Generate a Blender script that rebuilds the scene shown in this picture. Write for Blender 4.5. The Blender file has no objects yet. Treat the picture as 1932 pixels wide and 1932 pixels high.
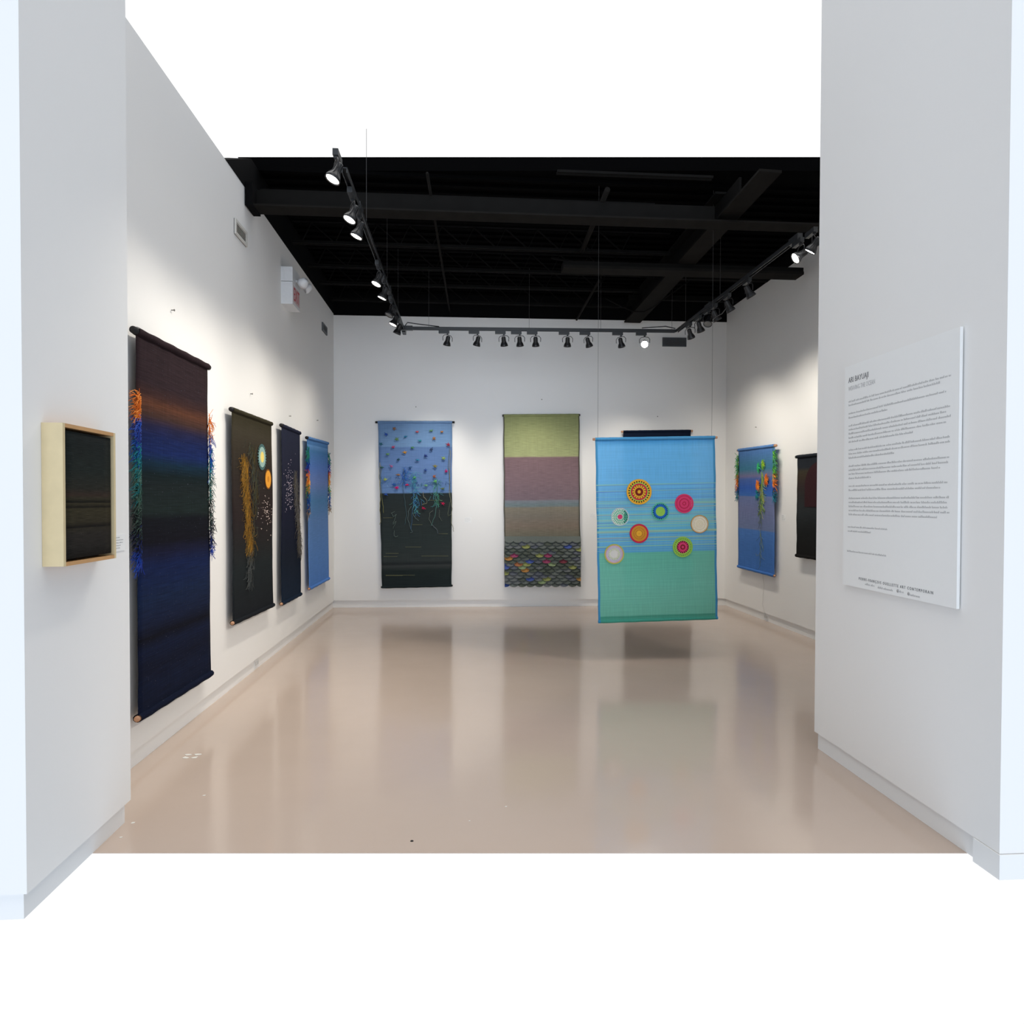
import bpy, math, random
import numpy as np
from mathutils import Vector, Matrix
random.seed(7)
C = bpy.context.scene.collection
R = math.radians

# ------------------------------------------------------------------ camera
F, CAMH = 1190.0, 1.5
YAW, PITCH, ROLL = R(4.0), R(0.9), R(0.15)
cy, sy, cp, sp = math.cos(YAW), math.sin(YAW), math.cos(PITCH), math.sin(PITCH)
fwd = Vector((sy*cp, cy*cp, -sp)); r0 = Vector((cy, -sy, 0)); u0 = r0.cross(fwd)
rt = r0*math.cos(ROLL)+u0*math.sin(ROLL); up = -r0*math.sin(ROLL)+u0*math.cos(ROLL)
EYE = Vector((0, 0, CAMH))
cam = bpy.data.cameras.new('camera'); cam.sensor_width = 36; cam.lens = 36*F/1932; cam.clip_start = .05
co = bpy.data.objects.new('camera', cam); C.objects.link(co)
m = Matrix.Identity(4)
for i, v in enumerate((rt, up, -fwd)):
    for k in range(3): m[k][i] = v[k]
m.translation = EYE; co.matrix_world = m
bpy.context.scene.camera = co

def ray(px, py): return rt*((px-966)/F)+up*((966-py)/F)+fwd
def zhit(px, py, z):                       # survey: point of the photograph on a level plane
    d = ray(px, py); return EYE+d*((z-CAMH)/d.z)

class Frame:                               # a wall: x runs to the viewer's right, y goes into the wall
    def __init__(s, ox, oy, ang):
        s.o = Vector((ox, oy, 0)); s.a = R(ang)
        s.x = Vector((math.cos(s.a), math.sin(s.a), 0)); s.y = Vector((-math.sin(s.a), math.cos(s.a), 0))
    def hit(s, px, py, d=0.0):             # survey a point standing d in front of the wall
        r = ray(px, py); o = s.o-s.y*d
        t = (o-EYE).dot(s.y)/r.dot(s.y); p = EYE+r*t
        return ((p-s.o).dot(s.x), p.z)
    def w(s, u, z, d=0.0): return s.o+s.x*u-s.y*d+Vector((0, 0, z))
def ang(ax, ay, bx, by): return math.degrees(math.atan2(by-ay, bx-ax))
LB, RB = (-1.898, 9.055), (3.752, 8.957)
LN, RN = (-1.873, 3.05), (3.840, 3.69)
back = Frame(*LB, ang(*LB, *RB)); left = Frame(*LN, ang(*LN, *LB)); right = Frame(*RB, ang(*RB, *RN))
# faces of the walls stand 15 mm proud of the recessed bases
for fr in (back, left, right): fr.base = fr.o.copy(); fr.o = fr.o-fr.y*.015
jl = Frame(-1.560, 2.25, 90.9); jr = Frame(2.117, 3.70, -90.0)

# ------------------------------------------------------------------ tags
def thing(name, label, cat, loc=(0, 0, 0), rz=0, group=None):
    o = bpy.data.objects.new(name, None); C.objects.link(o); o.empty_display_size = .1
    o.location = loc; o.rotation_euler = (0, 0, rz); o['label'] = label; o['category'] = cat
    if group: o['group'] = group
    return o
def tag(o, label, cat, group=None):
    o['label'] = label; o['category'] = cat
    if group: o['group'] = group
    return o

# ------------------------------------------------------------------ materials
def lin(c):
    return tuple(((x/255)/12.92 if x/255 <= .04045 else ((x/255+.055)/1.055)**2.4) for x in c)+(1,)
def newmat(name):
    mt = bpy.data.materials.new(name); mt.use_nodes = True
    nt = mt.node_tree; b = nt.nodes['Principled BSDF']; return mt, nt, b
def N(nt, t, **k):
    n = nt.nodes.new(t)
    for a, v in k.items(): setattr(n, a, v)
    return n
def simple(name, c, rough=.6, spec=.3, noise=.06, scale=40, metal=0, lincol=None):
    mt, nt, b = newmat(name); col = lincol or lin(c)
    tc = N(nt, 'ShaderNodeTexCoord'); nz = N(nt, 'ShaderNodeTexNoise'); nz.inputs['Scale'].default_value = scale
    nt.links.new(tc.outputs['Object'], nz.inputs['Vector'])
    mx = N(nt, 'ShaderNodeMix', data_type='RGBA')
    nt.links.new(nz.outputs['Fac'], mx.inputs[0])
    mx.inputs[6].default_value = tuple(x*(1-noise) for x in col[:3])+(1,)
    mx.inputs[7].default_value = tuple(min(1, x*(1+noise)) for x in col[:3])+(1,)
    nt.links.new(mx.outputs[2], b.inputs['Base Color'])
    b.inputs['Roughness'].default_value = rough; b.inputs['Specular IOR Level'].default_value = spec
    b.inputs['Metallic'].default_value = metal
    return mt
def wallmat(name, col):
    mt, nt, b = newmat(name)
    g = N(nt, 'ShaderNodeNewGeometry')
    n1 = N(nt, 'ShaderNodeTexNoise'); n1.inputs['Scale'].default_value = 1.3; n1.inputs['Detail'].default_value = 3
    n2 = N(nt, 'ShaderNodeTexNoise'); n2.inputs['Scale'].default_value = 160; n2.inputs['Detail'].default_value = 3
    nt.links.new(g.outputs['Position'], n1.inputs['Vector']); nt.links.new(g.outputs['Position'], n2.inputs['Vector'])
    mx = N(nt, 'ShaderNodeMix', data_type='RGBA'); nt.links.new(n1.outputs['Fac'], mx.inputs[0])
    mx.inputs[6].default_value = tuple(x*.975 for x in col)+(1,); mx.inputs[7].default_value = tuple(col)+(1,)
    nt.links.new(mx.outputs[2], b.inputs['Base Color'])
    bp = N(nt, 'ShaderNodeBump'); bp.inputs['Strength'].default_value = .08; bp.inputs['Distance'].default_value = .002
    nt.links.new(n2.outputs['Fac'], bp.inputs['Height']); nt.links.new(bp.outputs['Normal'], b.inputs['Normal'])
    b.inputs['Roughness'].default_value = .75; b.inputs['Specular IOR Level'].default_value = .2
    return mt
WHITE = wallmat('white wall paint', (.87, .865, .85))
BASE = wallmat('white base paint', (.86, .86, .85))
BLACKP = simple('black ceiling paint', None, .9, .1, lincol=(.0025, .0025, .003, 1))
DECK = simple('black deck', None, .95, .05, lincol=(.001, .001, .0012, 1))
STEEL = simple('black painted steel', None, .8, .06, .25, 8, lincol=(.007, .0068, .0065, 1))
BEAM = simple('bounce lit black beam', None, .85, .06, .3, 6, lincol=(.012, .0112, .0102, 1))  # bounce light on flange undersides is put into this lighter, browner black
TRACK = simple('black track enamel', None, .4, .5, lincol=(.02, .022, .024, 1))
LAMP = simple('black lamp enamel', None, .35, .5, lincol=(.012, .012, .013, 1))
WIRE = simple('steel wire', None, .4, .5, metal=.0, lincol=(.06, .06, .06, 1))
DARKROD = simple('black rod', (24, 22, 24), .5)
WOOD = simple('wooden rod', (196, 150, 118), .6, .3, .15, 60)
WHITEPL = simple('white plastic', (226, 228, 230), .4, .4)
GREYVENT = simple('grey vent metal', (96, 100, 104), .5)
VENTW = simple('white vent metal', (214, 212, 206), .5)
VENTD = simple('vent dark gap', (40, 40, 38), .9)
RED = simple('red sign letters', (176, 40, 52), .5)
NAIL = simple('grey nail', (120, 118, 112), .5)
PAPER = simple('label card', (205, 207, 208), .7)
BOARD = simple('white foam board', (240, 241, 240), .6, .25, .01)
INK = simple('grey printing ink', (176, 176, 176), .8)
INKD = simple('dark printing ink', (120, 120, 122), .8)
INKL = simple('pale printing ink', (190, 190, 191), .8)
def emis(name, col, s):
    mt, nt, b = newmat(name); b.inputs['Base Color'].default_value = col
    b.inputs['Emission Color'].default_value = col; b.inputs['Emission Strength'].default_value = s; return mt
LENSON = emis('lit lamp lens', (1, .95, .86, 1), 14)
LENSHI = emis('brightly lit lamp lens', (1, .97, .92, 1), 60)
LENSOFF = simple('dark lamp lens', (110, 112, 112), .15, .8)

def floormat():
    mt, nt, b = newmat('polished beige epoxy')
    g = N(nt, 'ShaderNodeNewGeometry')
    n1 = N(nt, 'ShaderNodeTexNoise'); n1.inputs['Scale'].default_value = 1.1; n1.inputs['Detail'].default_value = 6
    n2 = N(nt, 'ShaderNodeTexNoise'); n2.inputs['Scale'].default_value = 2.2; n2.inputs['Detail'].default_value = 4
    n3 = N(nt, 'ShaderNodeTexNoise'); n3.inputs['Scale'].default_value = 120
    for n in (n1, n2, n3): nt.links.new(g.outputs['Position'], n.inputs['Vector'])
    mx = N(nt, 'ShaderNodeMix', data_type='RGBA'); nt.links.new(n1.outputs['Fac'], mx.inputs[0])
    mx.inputs[6].default_value = (.49, .395, .33, 1); mx.inputs[7].default_value = (.55, .445, .375, 1)
    nt.links.new(mx.outputs[2], b.inputs['Base Color'])
    mr = N(nt, 'ShaderNodeMapRange'); nt.links.new(n2.outputs['Fac'], mr.inputs[0])
    mr.inputs[1].default_value = .3; mr.inputs[2].default_value = .7; mr.inputs[3].default_value = .10; mr.inputs[4].default_value = .16
    nt.links.new(mr.outputs[0], b.inputs['Roughness'])
    b.inputs['IOR'].default_value = 1.5; b.inputs['Specular IOR Level'].default_value = .5
    bp = N(nt, 'ShaderNodeBump'); bp.inputs['Strength'].default_value = .12; bp.inputs['Distance'].default_value = .02
    nt.links.new(n2.outputs['Fac'], bp.inputs['Height']); nt.links.new(bp.outputs['Normal'], b.inputs['Normal'])
    return mt
FLOOR = floormat()

def cloth(name, stops, streak=.16, warp=.08, transp=0.0, const=False, side=None, spots=None, lines=(), su=5, sv=260):
    """woven cloth: bands of colour down the v coordinate, streaks of weft across"""
    mt, nt, b = newmat(name); L = nt.links.new
    uv = N(nt, 'ShaderNodeUVMap'); uv.uv_map = 'UVMap'
    sep = N(nt, 'ShaderNodeSeparateXYZ'); L(uv.outputs[0], sep.inputs[0])
    # wobble of the band edges
    wn = N(nt, 'ShaderNodeTexNoise'); wn.inputs['Scale'].default_value = 3; L(uv.outputs[0], wn.inputs['Vector'])
    ad = N(nt, 'ShaderNodeMath', operation='MULTIPLY_ADD'); L(wn.outputs['Fac'], ad.inputs[0]); ad.inputs[1].default_value = .006; L(sep.outputs[1], ad.inputs[2])
    cr = N(nt, 'ShaderNodeValToRGB'); L(ad.outputs[0], cr.inputs[0])
    e = cr.color_ramp.elements
    while len(e) > 1: e.remove(e[-1])
    e[0].position = stops[0][0]; e[0].color = lin(stops[0][1])
    for p, c in stops[1:]:
        x = e.new(min(1, p)); x.color = lin(c)
    cr.color_ramp.interpolation = 'CONSTANT' if const else 'LINEAR'
    mp = N(nt, 'ShaderNodeMapping'); mp.inputs['Scale'].default_value = (su, sv, 1); L(uv.outputs[0], mp.inputs[0])
    n1 = N(nt, 'ShaderNodeTexNoise'); n1.inputs['Scale'].default_value = 1; n1.inputs['Detail'].default_value = 3; L(mp.outputs[0], n1.inputs['Vector'])
    mp2 = N(nt, 'ShaderNodeMapping'); mp2.inputs['Scale'].default_value = (170, 8, 1); L(uv.outputs[0], mp2.inputs[0])
    n2 = N(nt, 'ShaderNodeTexNoise'); n2.inputs['Scale'].default_value = 1; L(mp2.outputs[0], n2.inputs['Vector'])
    def amp(n, k):
        r = N(nt, 'ShaderNodeMapRange'); L(n.outputs['Fac'], r.inputs[0]); r.inputs[1].default_value = .3; r.inputs[2].default_value = .7
        r.inputs[3].default_value = 1-k; r.inputs[4].default_value = 1+k; return r
    a1, a2 = amp(n1, streak), amp(n2, warp)
    ml = N(nt, 'ShaderNodeMath', operation='MULTIPLY'); L(a1.outputs[0], ml.inputs[0]); L(a2.outputs[0], ml.inputs[1])
    vm = N(nt, 'ShaderNodeVectorMath', operation='SCALE'); L(cr.outputs[0], vm.inputs[0]); L(ml.outputs[0], vm.inputs['Scale'])
    out = vm.outputs[0]
    if side:        # coloured selvedge along both edges
        c, wd = side
        m1 = N(nt, 'ShaderNodeMath', operation='SUBTRACT'); L(sep.outputs[0], m1.inputs[0]); m1.inputs[1].default_value = .5
        m2 = N(nt, 'ShaderNodeMath', operation='ABSOLUTE'); L(m1.outputs[0], m2.inputs[0])
        m3 = N(nt, 'ShaderNodeMath', operation='GREATER_THAN'); L(m2.outputs[0], m3.inputs[0]); m3.inputs[1].default_value = .5-wd
        mx = N(nt, 'ShaderNodeMix', data_type='RGBA'); L(m3.outputs[0], mx.inputs[0]); L(out, mx.inputs[6]); mx.inputs[7].default_value = lin(c); out = mx.outputs[2]
    for v0, v1, sc_, thr, c, off in lines:      # single picks of another yarn
        mpl = N(nt, 'ShaderNodeMapping'); mpl.inputs['Scale'].default_value = (.35, sc_, 1); mpl.inputs['Location'].default_value = (off, off, 0); L(uv.outputs[0], mpl.inputs[0])
        nl_ = N(nt, 'ShaderNodeTexNoise'); nl_.inputs['Scale'].default_value = 1; nl_.inputs['Detail'].default_value = 0; L(mpl.outputs[0], nl_.inputs['Vector'])
        g0 = N(nt, 'ShaderNodeMapRange'); L(nl_.outputs['Fac'], g0.inputs[0]); g0.inputs[1].default_value = thr; g0.inputs[2].default_value = thr+.05
        g1 = N(nt, 'ShaderNodeMath', operation='GREATER_THAN'); L(sep.outputs[1], g1.inputs[0]); g1.inputs[1].default_value = v0
        g2_ = N(nt, 'ShaderNodeMath', operation='LESS_THAN'); L(sep.outputs[1], g2_.inputs[0]); g2_.inputs[1].default_value = v1
        g3 = N(nt, 'ShaderNodeMath', operation='MULTIPLY'); L(g1.outputs[0], g3.inputs[0]); L(g2_.outputs[0], g3.inputs[1])
        g4 = N(nt, 'ShaderNodeMath', operation='MULTIPLY'); L(g3.outputs[0], g4.inputs[0]); L(g0.outputs[0], g4.inputs[1])
        g5 = N(nt, 'ShaderNodeMath', operation='MULTIPLY'); L(g4.outputs[0], g5.inputs[0]); g5.inputs[1].default_value = .7
        mx = N(nt, 'ShaderNodeMix', data_type='RGBA'); L(g5.outputs[0], mx.inputs[0]); L(out, mx.inputs[6]); mx.inputs[7].default_value = lin(c); out = mx.outputs[2]
    if spots:       # fine pale flecks of thread
        dens, c = spots
        mp3 = N(nt, 'ShaderNodeMapping'); mp3.inputs['Scale'].default_value = (60, 260, 1); L(uv.outputs[0], mp3.inputs[0])
        n3 = N(nt, 'ShaderNodeTexNoise'); n3.inputs['Scale'].default_value = 1; n3.inputs['Detail'].default_value = 1; L(mp3.outputs[0], n3.inputs['Vector'])
        g = N(nt, 'ShaderNodeMath', operation='GREATER_THAN'); L(n3.outputs['Fac'], g.inputs[0]); g.inputs[1].default_value = dens
        mx = N(nt, 'ShaderNodeMix', data_type='RGBA'); L(g.outputs[0], mx.inputs[0]); L(out, mx.inputs[6]); mx.inputs[7].default_value = lin(c); out = mx.outputs[2]
    L(out, b.inputs['Base Color'])
    b.inputs['Roughness'].default_value = .9; b.inputs['Specular IOR Level'].default_value = .1
    bp = N(nt, 'ShaderNodeBump'); bp.inputs['Strength'].default_value = .25; bp.inputs['Distance'].default_value = .002
    L(n1.outputs['Fac'], bp.inputs['Height']); L(bp.outputs['Normal'], b.inputs['Normal'])
    if transp:
        o = nt.nodes['Material Output']; t = N(nt, 'ShaderNodeBsdfTransparent'); tl = N(nt, 'ShaderNodeBsdfTranslucent')
        L(out, tl.inputs[0])
        x1 = N(nt, 'ShaderNodeMixShader'); x1.inputs[0].default_value = .30; L(b.outputs[0], x1.inputs[1]); L(tl.outputs[0], x1.inputs[2])
        x2 = N(nt, 'ShaderNodeMixShader'); x2.inputs[0].default_value = transp; L(x1.outputs[0], x2.inputs[1]); L(t.outputs[0], x2.inputs[2])
        L(x2.outputs[0], o.inputs[0])
    return mt

# ------------------------------------------------------------------ mesh builder
class MB:
    def __init__(s): s.v = []; s.f = []; s.m = []; s.uv = []; s.sm = []
    def add(s, vs, fs, mi=0, uvs=None, smooth=False):
        k = len(s.v); s.v += [tuple(v) for v in vs]
        for q, fc in enumerate(fs):
            s.f.append([k+i for i in fc]); s.m.append(mi); s.sm.append(smooth); s.uv.append([uvs[i] for i in fc] if uvs else None)
        return s
    def box(s, x0, x1, y0, y1, z0, z1, mi=0):
        v = [(x, y, z) for x in (x0, x1) for y in (y0, y1) for z in (z0, z1)]
        return s.add(v, [(0, 1, 3, 2), (4, 6, 7, 5), (0, 4, 5, 1), (2, 3, 7, 6), (0, 2, 6, 4), (1, 5, 7, 3)], mi)
    def prism(s, pts, z0, z1, mi=0):        # pts counter-clockwise in xy
        n = len(pts); v = [(x, y, z0) for x, y in pts]+[(x, y, z1) for x, y in pts]
        f = [tuple(range(n-1, -1, -1)), tuple(range(n, 2*n))]+[(i, (i+1) % n, n+(i+1) % n, n+i) for i in range(n)]
        return s.add(v, f, mi)
    def tube(s, pts, r, n=6, mi=0, cap=True, uvv=None):
        pts = [Vector(p) for p in pts]; rs = r if isinstance(r, (list, tuple)) else [r]*len(pts)
        v = []; up_ = None
        for i, p in enumerate(pts):
            d = (pts[min(i+1, len(pts)-1)]-pts[max(i-1, 0)])
            d = d.normalized() if d.length > 1e-9 else Vector((0, 0, 1))
            if up_ is None: up_ = Vector((0, 0, 1)) if abs(d.z) < .9 else Vector((1, 0, 0))
            a = d.cross(up_)
            if a.length < 1e-6: a = d.orthogonal()
            a.normalize(); b = a.cross(d).normalized(); up_ = b
            for k in range(n):
                t = 2*math.pi*k/n; v.append(p+(a*math.cos(t)+b*math.sin(t))*rs[i])
        f = []
        for i in range(len(pts)-1):
            for k in range(n): f.append((i*n+k, i*n+(k+1) % n, (i+1)*n+(k+1) % n, (i+1)*n+k))
        if cap: f += [tuple(range(n-1, -1, -1)), tuple((len(pts)-1)*n+k for k in range(n))]
        return s.add(v, f, mi, None, n > 4)
    def lathe(s, prof, n=20, mi=0, axis='z'):      # prof [(r, z)]
        v = []
        for r, z in prof:
            for k in range(n): t = 2*math.pi*k/n; v.append((r*math.cos(t), r*math.sin(t), z))
        f = [(i*n+k, i*n+(k+1) % n, (i+1)*n+(k+1) % n, (i+1)*n+k) for i in range(len(prof)-1) for k in range(n)]
        return s.add(v, f, mi, None, True)
    def build(s, name, mats, parent=None, mat_world=None):
        me = bpy.data.meshes.new(name); me.from_pydata(s.v, [], s.f)
        for mt in (mats if isinstance(mats, (list, tuple)) else [mats]): me.materials.append(mt)
        me.polygons.foreach_set('material_index', s.m); me.polygons.foreach_set('use_smooth', s.sm)
        if any(u for u in s.uv):
            l = me.uv_layers.new(name='UVMap'); flat = []
            for fc, u in zip(s.f, s.uv):
                for i in range(len(fc)): flat += list(u[i]) if u else [0, 0]
            l.data.foreach_set('uv', flat)
        me.update(); o = bpy.data.objects.new(name, me); C.objects.link(o)
        if parent: o.parent = parent
        if mat_world: o.matrix_world = mat_world
        return o
def struct(o): o['kind'] = 'structure'; return o

# ------------------------------------------------------------------ the room
TOP, DECKZ, BH = 4.13, 4.45, .102
def wallbox(fr, u0, u1, z0, z1, th=.2, name='wall', mat=WHITE, d=0.0):
    p = [fr.w(u0, 0, d), fr.w(u1, 0, d), fr.w(u1, 0, -th), fr.w(u0, 0, -th)]
    return MB().prism([(q.x, q.y) for q in p], z0, z1)
lw = (Vector(LB)-Vector(LN)).length; bw = (Vector(RB)-Vector(LB)).length; rw = (Vector(RN)-Vector(RB)).length
struct(wallbox(left, 0, lw+.0, BH, 4.13).build('wall_left', WHITE))
struct(wallbox(back, -.2, bw+.2, BH, 4.115).build('wall_back', WHITE))
struct(wallbox(right, .0, rw, BH, 4.28).build('wall_right', WHITE))
struct(wallbox(left, 0, lw, 0, BH, d=-.02).build('baseboard_left', BASE))
struct(wallbox(back, -.2, bw+.2, 0, BH, d=-.02).build('baseboard_back', BASE))
struct(wallbox(right, 0, rw, 0, BH, d=-.02).build('baseboard_right', BASE))
# black upper zone of the three walls
b_ = MB()
ua = left.hit(425, 322)[0]; ub = 5.62-3.05
pts = [(ua, 4.13), (lw, 4.13), (lw, DECKZ), (ub, DECKZ)]
v = [left.w(u, z, .004) for u, z in pts]+[left.w(u, z, -.19) for u, z in pts]
b_.add(v, [(0, 1, 2, 3), (7, 6, 5, 4), (0, 4, 5, 1), (1, 5, 6, 2), (2, 6, 7, 3), (3, 7, 4, 0)])
struct(b_.build('trim_1', BLACKP))
struct(wallbox(back, -.12, bw+.12, 4.117, DECKZ-.001, th=.19, d=.004).build('trim_2', BLACKP))
struct(wallbox(right, .02, 3.3, 4.28, DECKZ, th=.19, d=.004).build('trim_3', BLACKP))
# partition ends that flank the way in
wl = MB(); wl.prism([(-5.5, 2.335), (-1.562, 2.335), (-1.573, 3.05), (-2.1, 3.05), (-2.1, 2.95), (-5.5, 2.95)], BH, 4.6)
struct(wl.build('wall_front_left', WHITE))
wr = MB(); wr.prism([(2.117, 2.352), (6.2, 2.352), (6.2, 3.70), (2.117, 3.70)], BH, 4.6)
struct(wr.build('wall_front_right', WHITE))
struct(MB().prism([(-5.5, 2.355), (-1.586, 2.355), (-1.596, 3.04), (-2.1, 3.04), (-2.1, 2.95), (-5.5, 2.95)], 0, BH).build('baseboard_front_left', BASE))
struct(MB().prism([(2.138, 2.372), (6.2, 2.372), (6.2, 3.69), (2.135, 3.69)], 0, BH).build('baseboard_front_right', BASE))
nb = MB().prism([(2.112, 2.345), (2.40, 2.345), (2.40, 2.372), (2.138, 2.372), (2.138, 2.478), (2.112, 2.478)], 0, BH-.002)
struct(nb.build('trim_4', BASE))
# floor and ceiling, as far as the photograph reaches
a, b = zhit(150, 1609.5, 0), zhit(1860, 1609.5, 0)
k = (b.y-a.y)/(b.x-a.x); fy = lambda x: a.y+k*(x-a.x)
fl = MB().prism([(-1.62, fy(-1.62)), (2.15, fy(2.15)), (2.15, 3.6), (4.0, 3.6), (4.0, 9.2), (-2.0, 9.25), (-2.0, 3.0), (-1.62, 3.0)], -.002, 0)
struct(fl.build('floor', FLOOR))
a2, b2 = zhit(500, 322, DECKZ), zhit(1541, 322, DECKZ)
k2 = (b2.y-a2.y)/(b2.x-a2.x); dy = lambda x: a2.y+k2*(x-a2.x)
dk = MB().prism([(-2.05, dy(-2.05)), (4.1, dy(4.1)), (4.1, 9.25), (-2.05, 9.3)], DECKZ, DECKZ+.12)
yy = 5.75
while yy < 9.0: dk.box(-1.85, 3.72, yy, yy+.05, DECKZ-.03, DECKZ+.01); yy += .15
struct(dk.build('ceiling', DECK))

# ------------------------------------------------------------------ ceiling steel
BX0, BX1 = 1.95, 2.19                       # the long beam runs from the entrance to the back wall
zb = 4.05
p0, p1 = zhit(1182, 604, zb), zhit(1433, 323, zb); q0, q1 = zhit(1213, 604, zb), zhit(1478, 323, zb)
t = thing('steel_beam', 'widest black steel beam running diagonally up to the top edge, toward the back wall', 'beam')
ym = 8.86
def lx(pa, pb, y): return pa.x+(pb.x-pa.x)*(y-pa.y)/(pb.y-pa.y)
g = MB(); ye = p1.y
g.prism([(lx(p0, p1, ye), ye), (lx(q0, q1, ye), ye+.01), (lx(q0, q1, ym), ym), (lx(p0, p1, ym), ym)], zb, zb+.02); g.build('bottom_flange', BEAM, t)
mx_ = lambda y: (lx(p0, p1, y)+lx(q0, q1, y))/2
g = MB(); mx_ = lambda y: (lx(p0, p1, y)+lx(q0, q1, y))/2
g.prism([(mx_(5.3)-.01, 5.3), (mx_(5.3)+.01, 5.3), (mx_(ym)+.01, ym), (mx_(ym)-.01, ym)], zb+.02, zb+.24); g.build('beam_web', STEEL, t)
g = MB(); g.prism([(mx_(5.6)-.1, 5.6), (mx_(5.6)+.1, 5.6), (mx_(ym)+.1, ym), (mx_(ym)-.1, ym)], zb+.24, zb+.26); g.build('top_flange', STEEL, t)
# cross beams under it
t = thing('steel_beam', 'front cross beam, black steel spanning from above the left wall vent to the right', 'beam')
MB().box(-1.83, 3.3, 5.47, 5.64, 3.985, 4.0).build('bottom_flange', BEAM, t)
MB().box(-1.83, 3.3, 5.545, 5.565, 4.0, 4.03).box(-1.83, lx(p0, p1, 5.55)-.03, 5.545, 5.565, 4.03, 4.15).build('beam_web', STEEL, t)
MB().box(-1.86, -1.80, 5.45, 5.66, 3.975, 4.17).build('end_plate', BLACKP, t)
t = thing('steel_beam', 'short dark cross beam whose square end stops short of the right wall', 'beam')
MB().box(1.0, 3.62, 6.62, 6.80, 3.97, 4.0).build('bottom_flange', BEAM, t)
MB().box(1.0, 3.62, 6.63, 6.79, 4.0, 4.045).build('beam_web', STEEL, t)
# open web joists
def joist(y, x0, x1, label, zc=4.20, half=False):
    t = thing('bar_joist', label, 'joist', (x0, y, zc), 0, 'open web joists under the ceiling deck')
    Lx = x1-x0
    for s_ in (-.03, .008): MB().box(0, Lx, s_, s_+.022, 0, .006).box(0, Lx, s_+(0 if s_ > 0 else .016), s_+(.006 if s_ > 0 else .022), .006, .035).build('bottom_chord', STEEL, t)
    MB().box(0, Lx, -.03, .03, .225, .24).build('top_chord', BLACKP, t)
    w = MB(); n = int(Lx/.34)
    w.tube([(i*.17+.03+(.0 if i % 2 else .07), 0, .225 if i % 2 else .02) for i in range(2*n)], .009, 5)
    w.build('joist_web', STEEL, t)
Y = lambda row: 1190*2.7/(947-row)*1.0
jx1 = lambda y: mx_(y)-.13
for y, lb in ((8.66, 'black open web joist nearest the back wall'), (8.02, 'second black open web joist from the back wall'),
              (7.45, 'third black open web joist from the back wall'), (6.79, 'fourth black open web joist from the back wall, above the far spotlights')):
    joist(y, -1.84, jx1(y), lb)
t = tag(MB().box(-1.82, 1.7, 5.70, 5.722, 4.20, 4.235).box(-1.82, 1.7, 5.752, 5.774, 4.20, 4.235).build('angle_iron', STEEL), 'thin paired black angle irons just above the front cross beam', 'steel angle')
tag(MB().box(.75, 2.1, 5.33, 5.35, 4.29, 4.31).box(.75, 2.1, 5.37, 5.385, 4.29, 4.31).build('angle_iron', STEEL), 'short pair of dark steel angles at the very top of the picture', 'steel angle')
for yq, x0q, x1q, lb in ((8.35, 2.15, 3.65, 'dark steel angle at the right back corner of the ceiling'), (7.55, 2.25, 3.68, 'dark steel angle right of the widest beam'), (6.1, 2.25, 3.7, 'dark steel angle beside the right hand spotlight track')):
    tag(MB().box(x0q, x1q, yq, yq+.05, 4.22, 4.28).build('angle_iron', STEEL), lb, 'steel angle')
# bridging line and conduits
A, B = zhit(806, 326, 4.19), zhit(849, 590, 4.19)
tag(MB().tube([(A.x, A.y, 4.187), (B.x, B.y, 4.187)], .013, 6).build('bridging_rod', BEAM), 'thin dark rod crossing under the joists left of the middle', 'rod')
A, B = zhit(1146, 358, 4.19), zhit(1098, 474, 4.16)
tag(MB().tube([A, B], .026, 8).build('conduit', BEAM), 'thick dark pipe slanting behind the front cross beam', 'pipe')
A, B = zhit(1130, 530, 4.14), zhit(1088, 603, 4.10)
cd = tag(MB().tube([A, B], .016, 8).build('conduit', BEAM), 'thin dark pipe pointing down to the back wall top edge', 'pipe')
pts = [zhit(x, y, z) for x, y, z in ((1142, 563, 4.15), (1170, 577, 4.1), (1195, 588, 4.02), (1215, 588, 4.02), (1232, 580, 4.03), (1255, 562, 4.05), (1280, 545, 4.1), (1300, 530, 4.15))]
tag(MB().tube(pts, .008, 6).build('loose_cable', STEEL), 'sagging dark cable looping around the far end of the widest beam', 'cable')
pts = [zhit(x, y, z) for x, y, z in ((1040, 486, 4.2), (1075, 493, 4.17), (1110, 500, 4.14), (1160, 505, 4.12), (1240, 508, 4.1))]
tag(MB().tube(pts, .012, 6).build('loose_cable', STEEL), 'dark cable drooping between joists in the middle of the ceiling', 'cable')

# ------------------------------------------------------------------ spotlight tracks
TZ = 3.64
cL, cR = zhit(760, 622, TZ), zhit(1277, 627.5, TZ); cL, cR = (cL.x, cL.y), (cR.x, cR.y)
print('corners', cL, cR)
def track(name_label, ends, wires, joints=()):
    (x0, y0), (x1, y1) = ends
    L_ = math.hypot(x1-x0, y1-y0); an = math.atan2(y1-y0, x1-x0)
    t = thing('lighting_track', name_label, 'lighting track', (x0, y0, TZ), an, 'suspended spotlight tracks')
    MB().box(0, L_, -.018, -.012, -.0, .036).box(0, L_, .012, .018, 0, .036).box(0, L_, -.018, .018, .03, .036).build('rail', TRACK, t)
    for w in wires:
        MB().tube([(w, 0, .036), (w, 0, DECKZ-TZ)], .0016, 4).build('suspension_wire', WIRE, t)
    for j in joints:
        MB().box(j-.07, j+.07, -.022, .022, -.006, .046).build('track_joint', TRACK, t)
    return t
nl = zhit(650, 326, TZ); ynear = nl.y
track('left black track of mostly lit spotlights along the left wall', ((nl.x, nl.y), cL), (.9, 2.2, 3.2), (.55, 2.35, 3.9))
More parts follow.
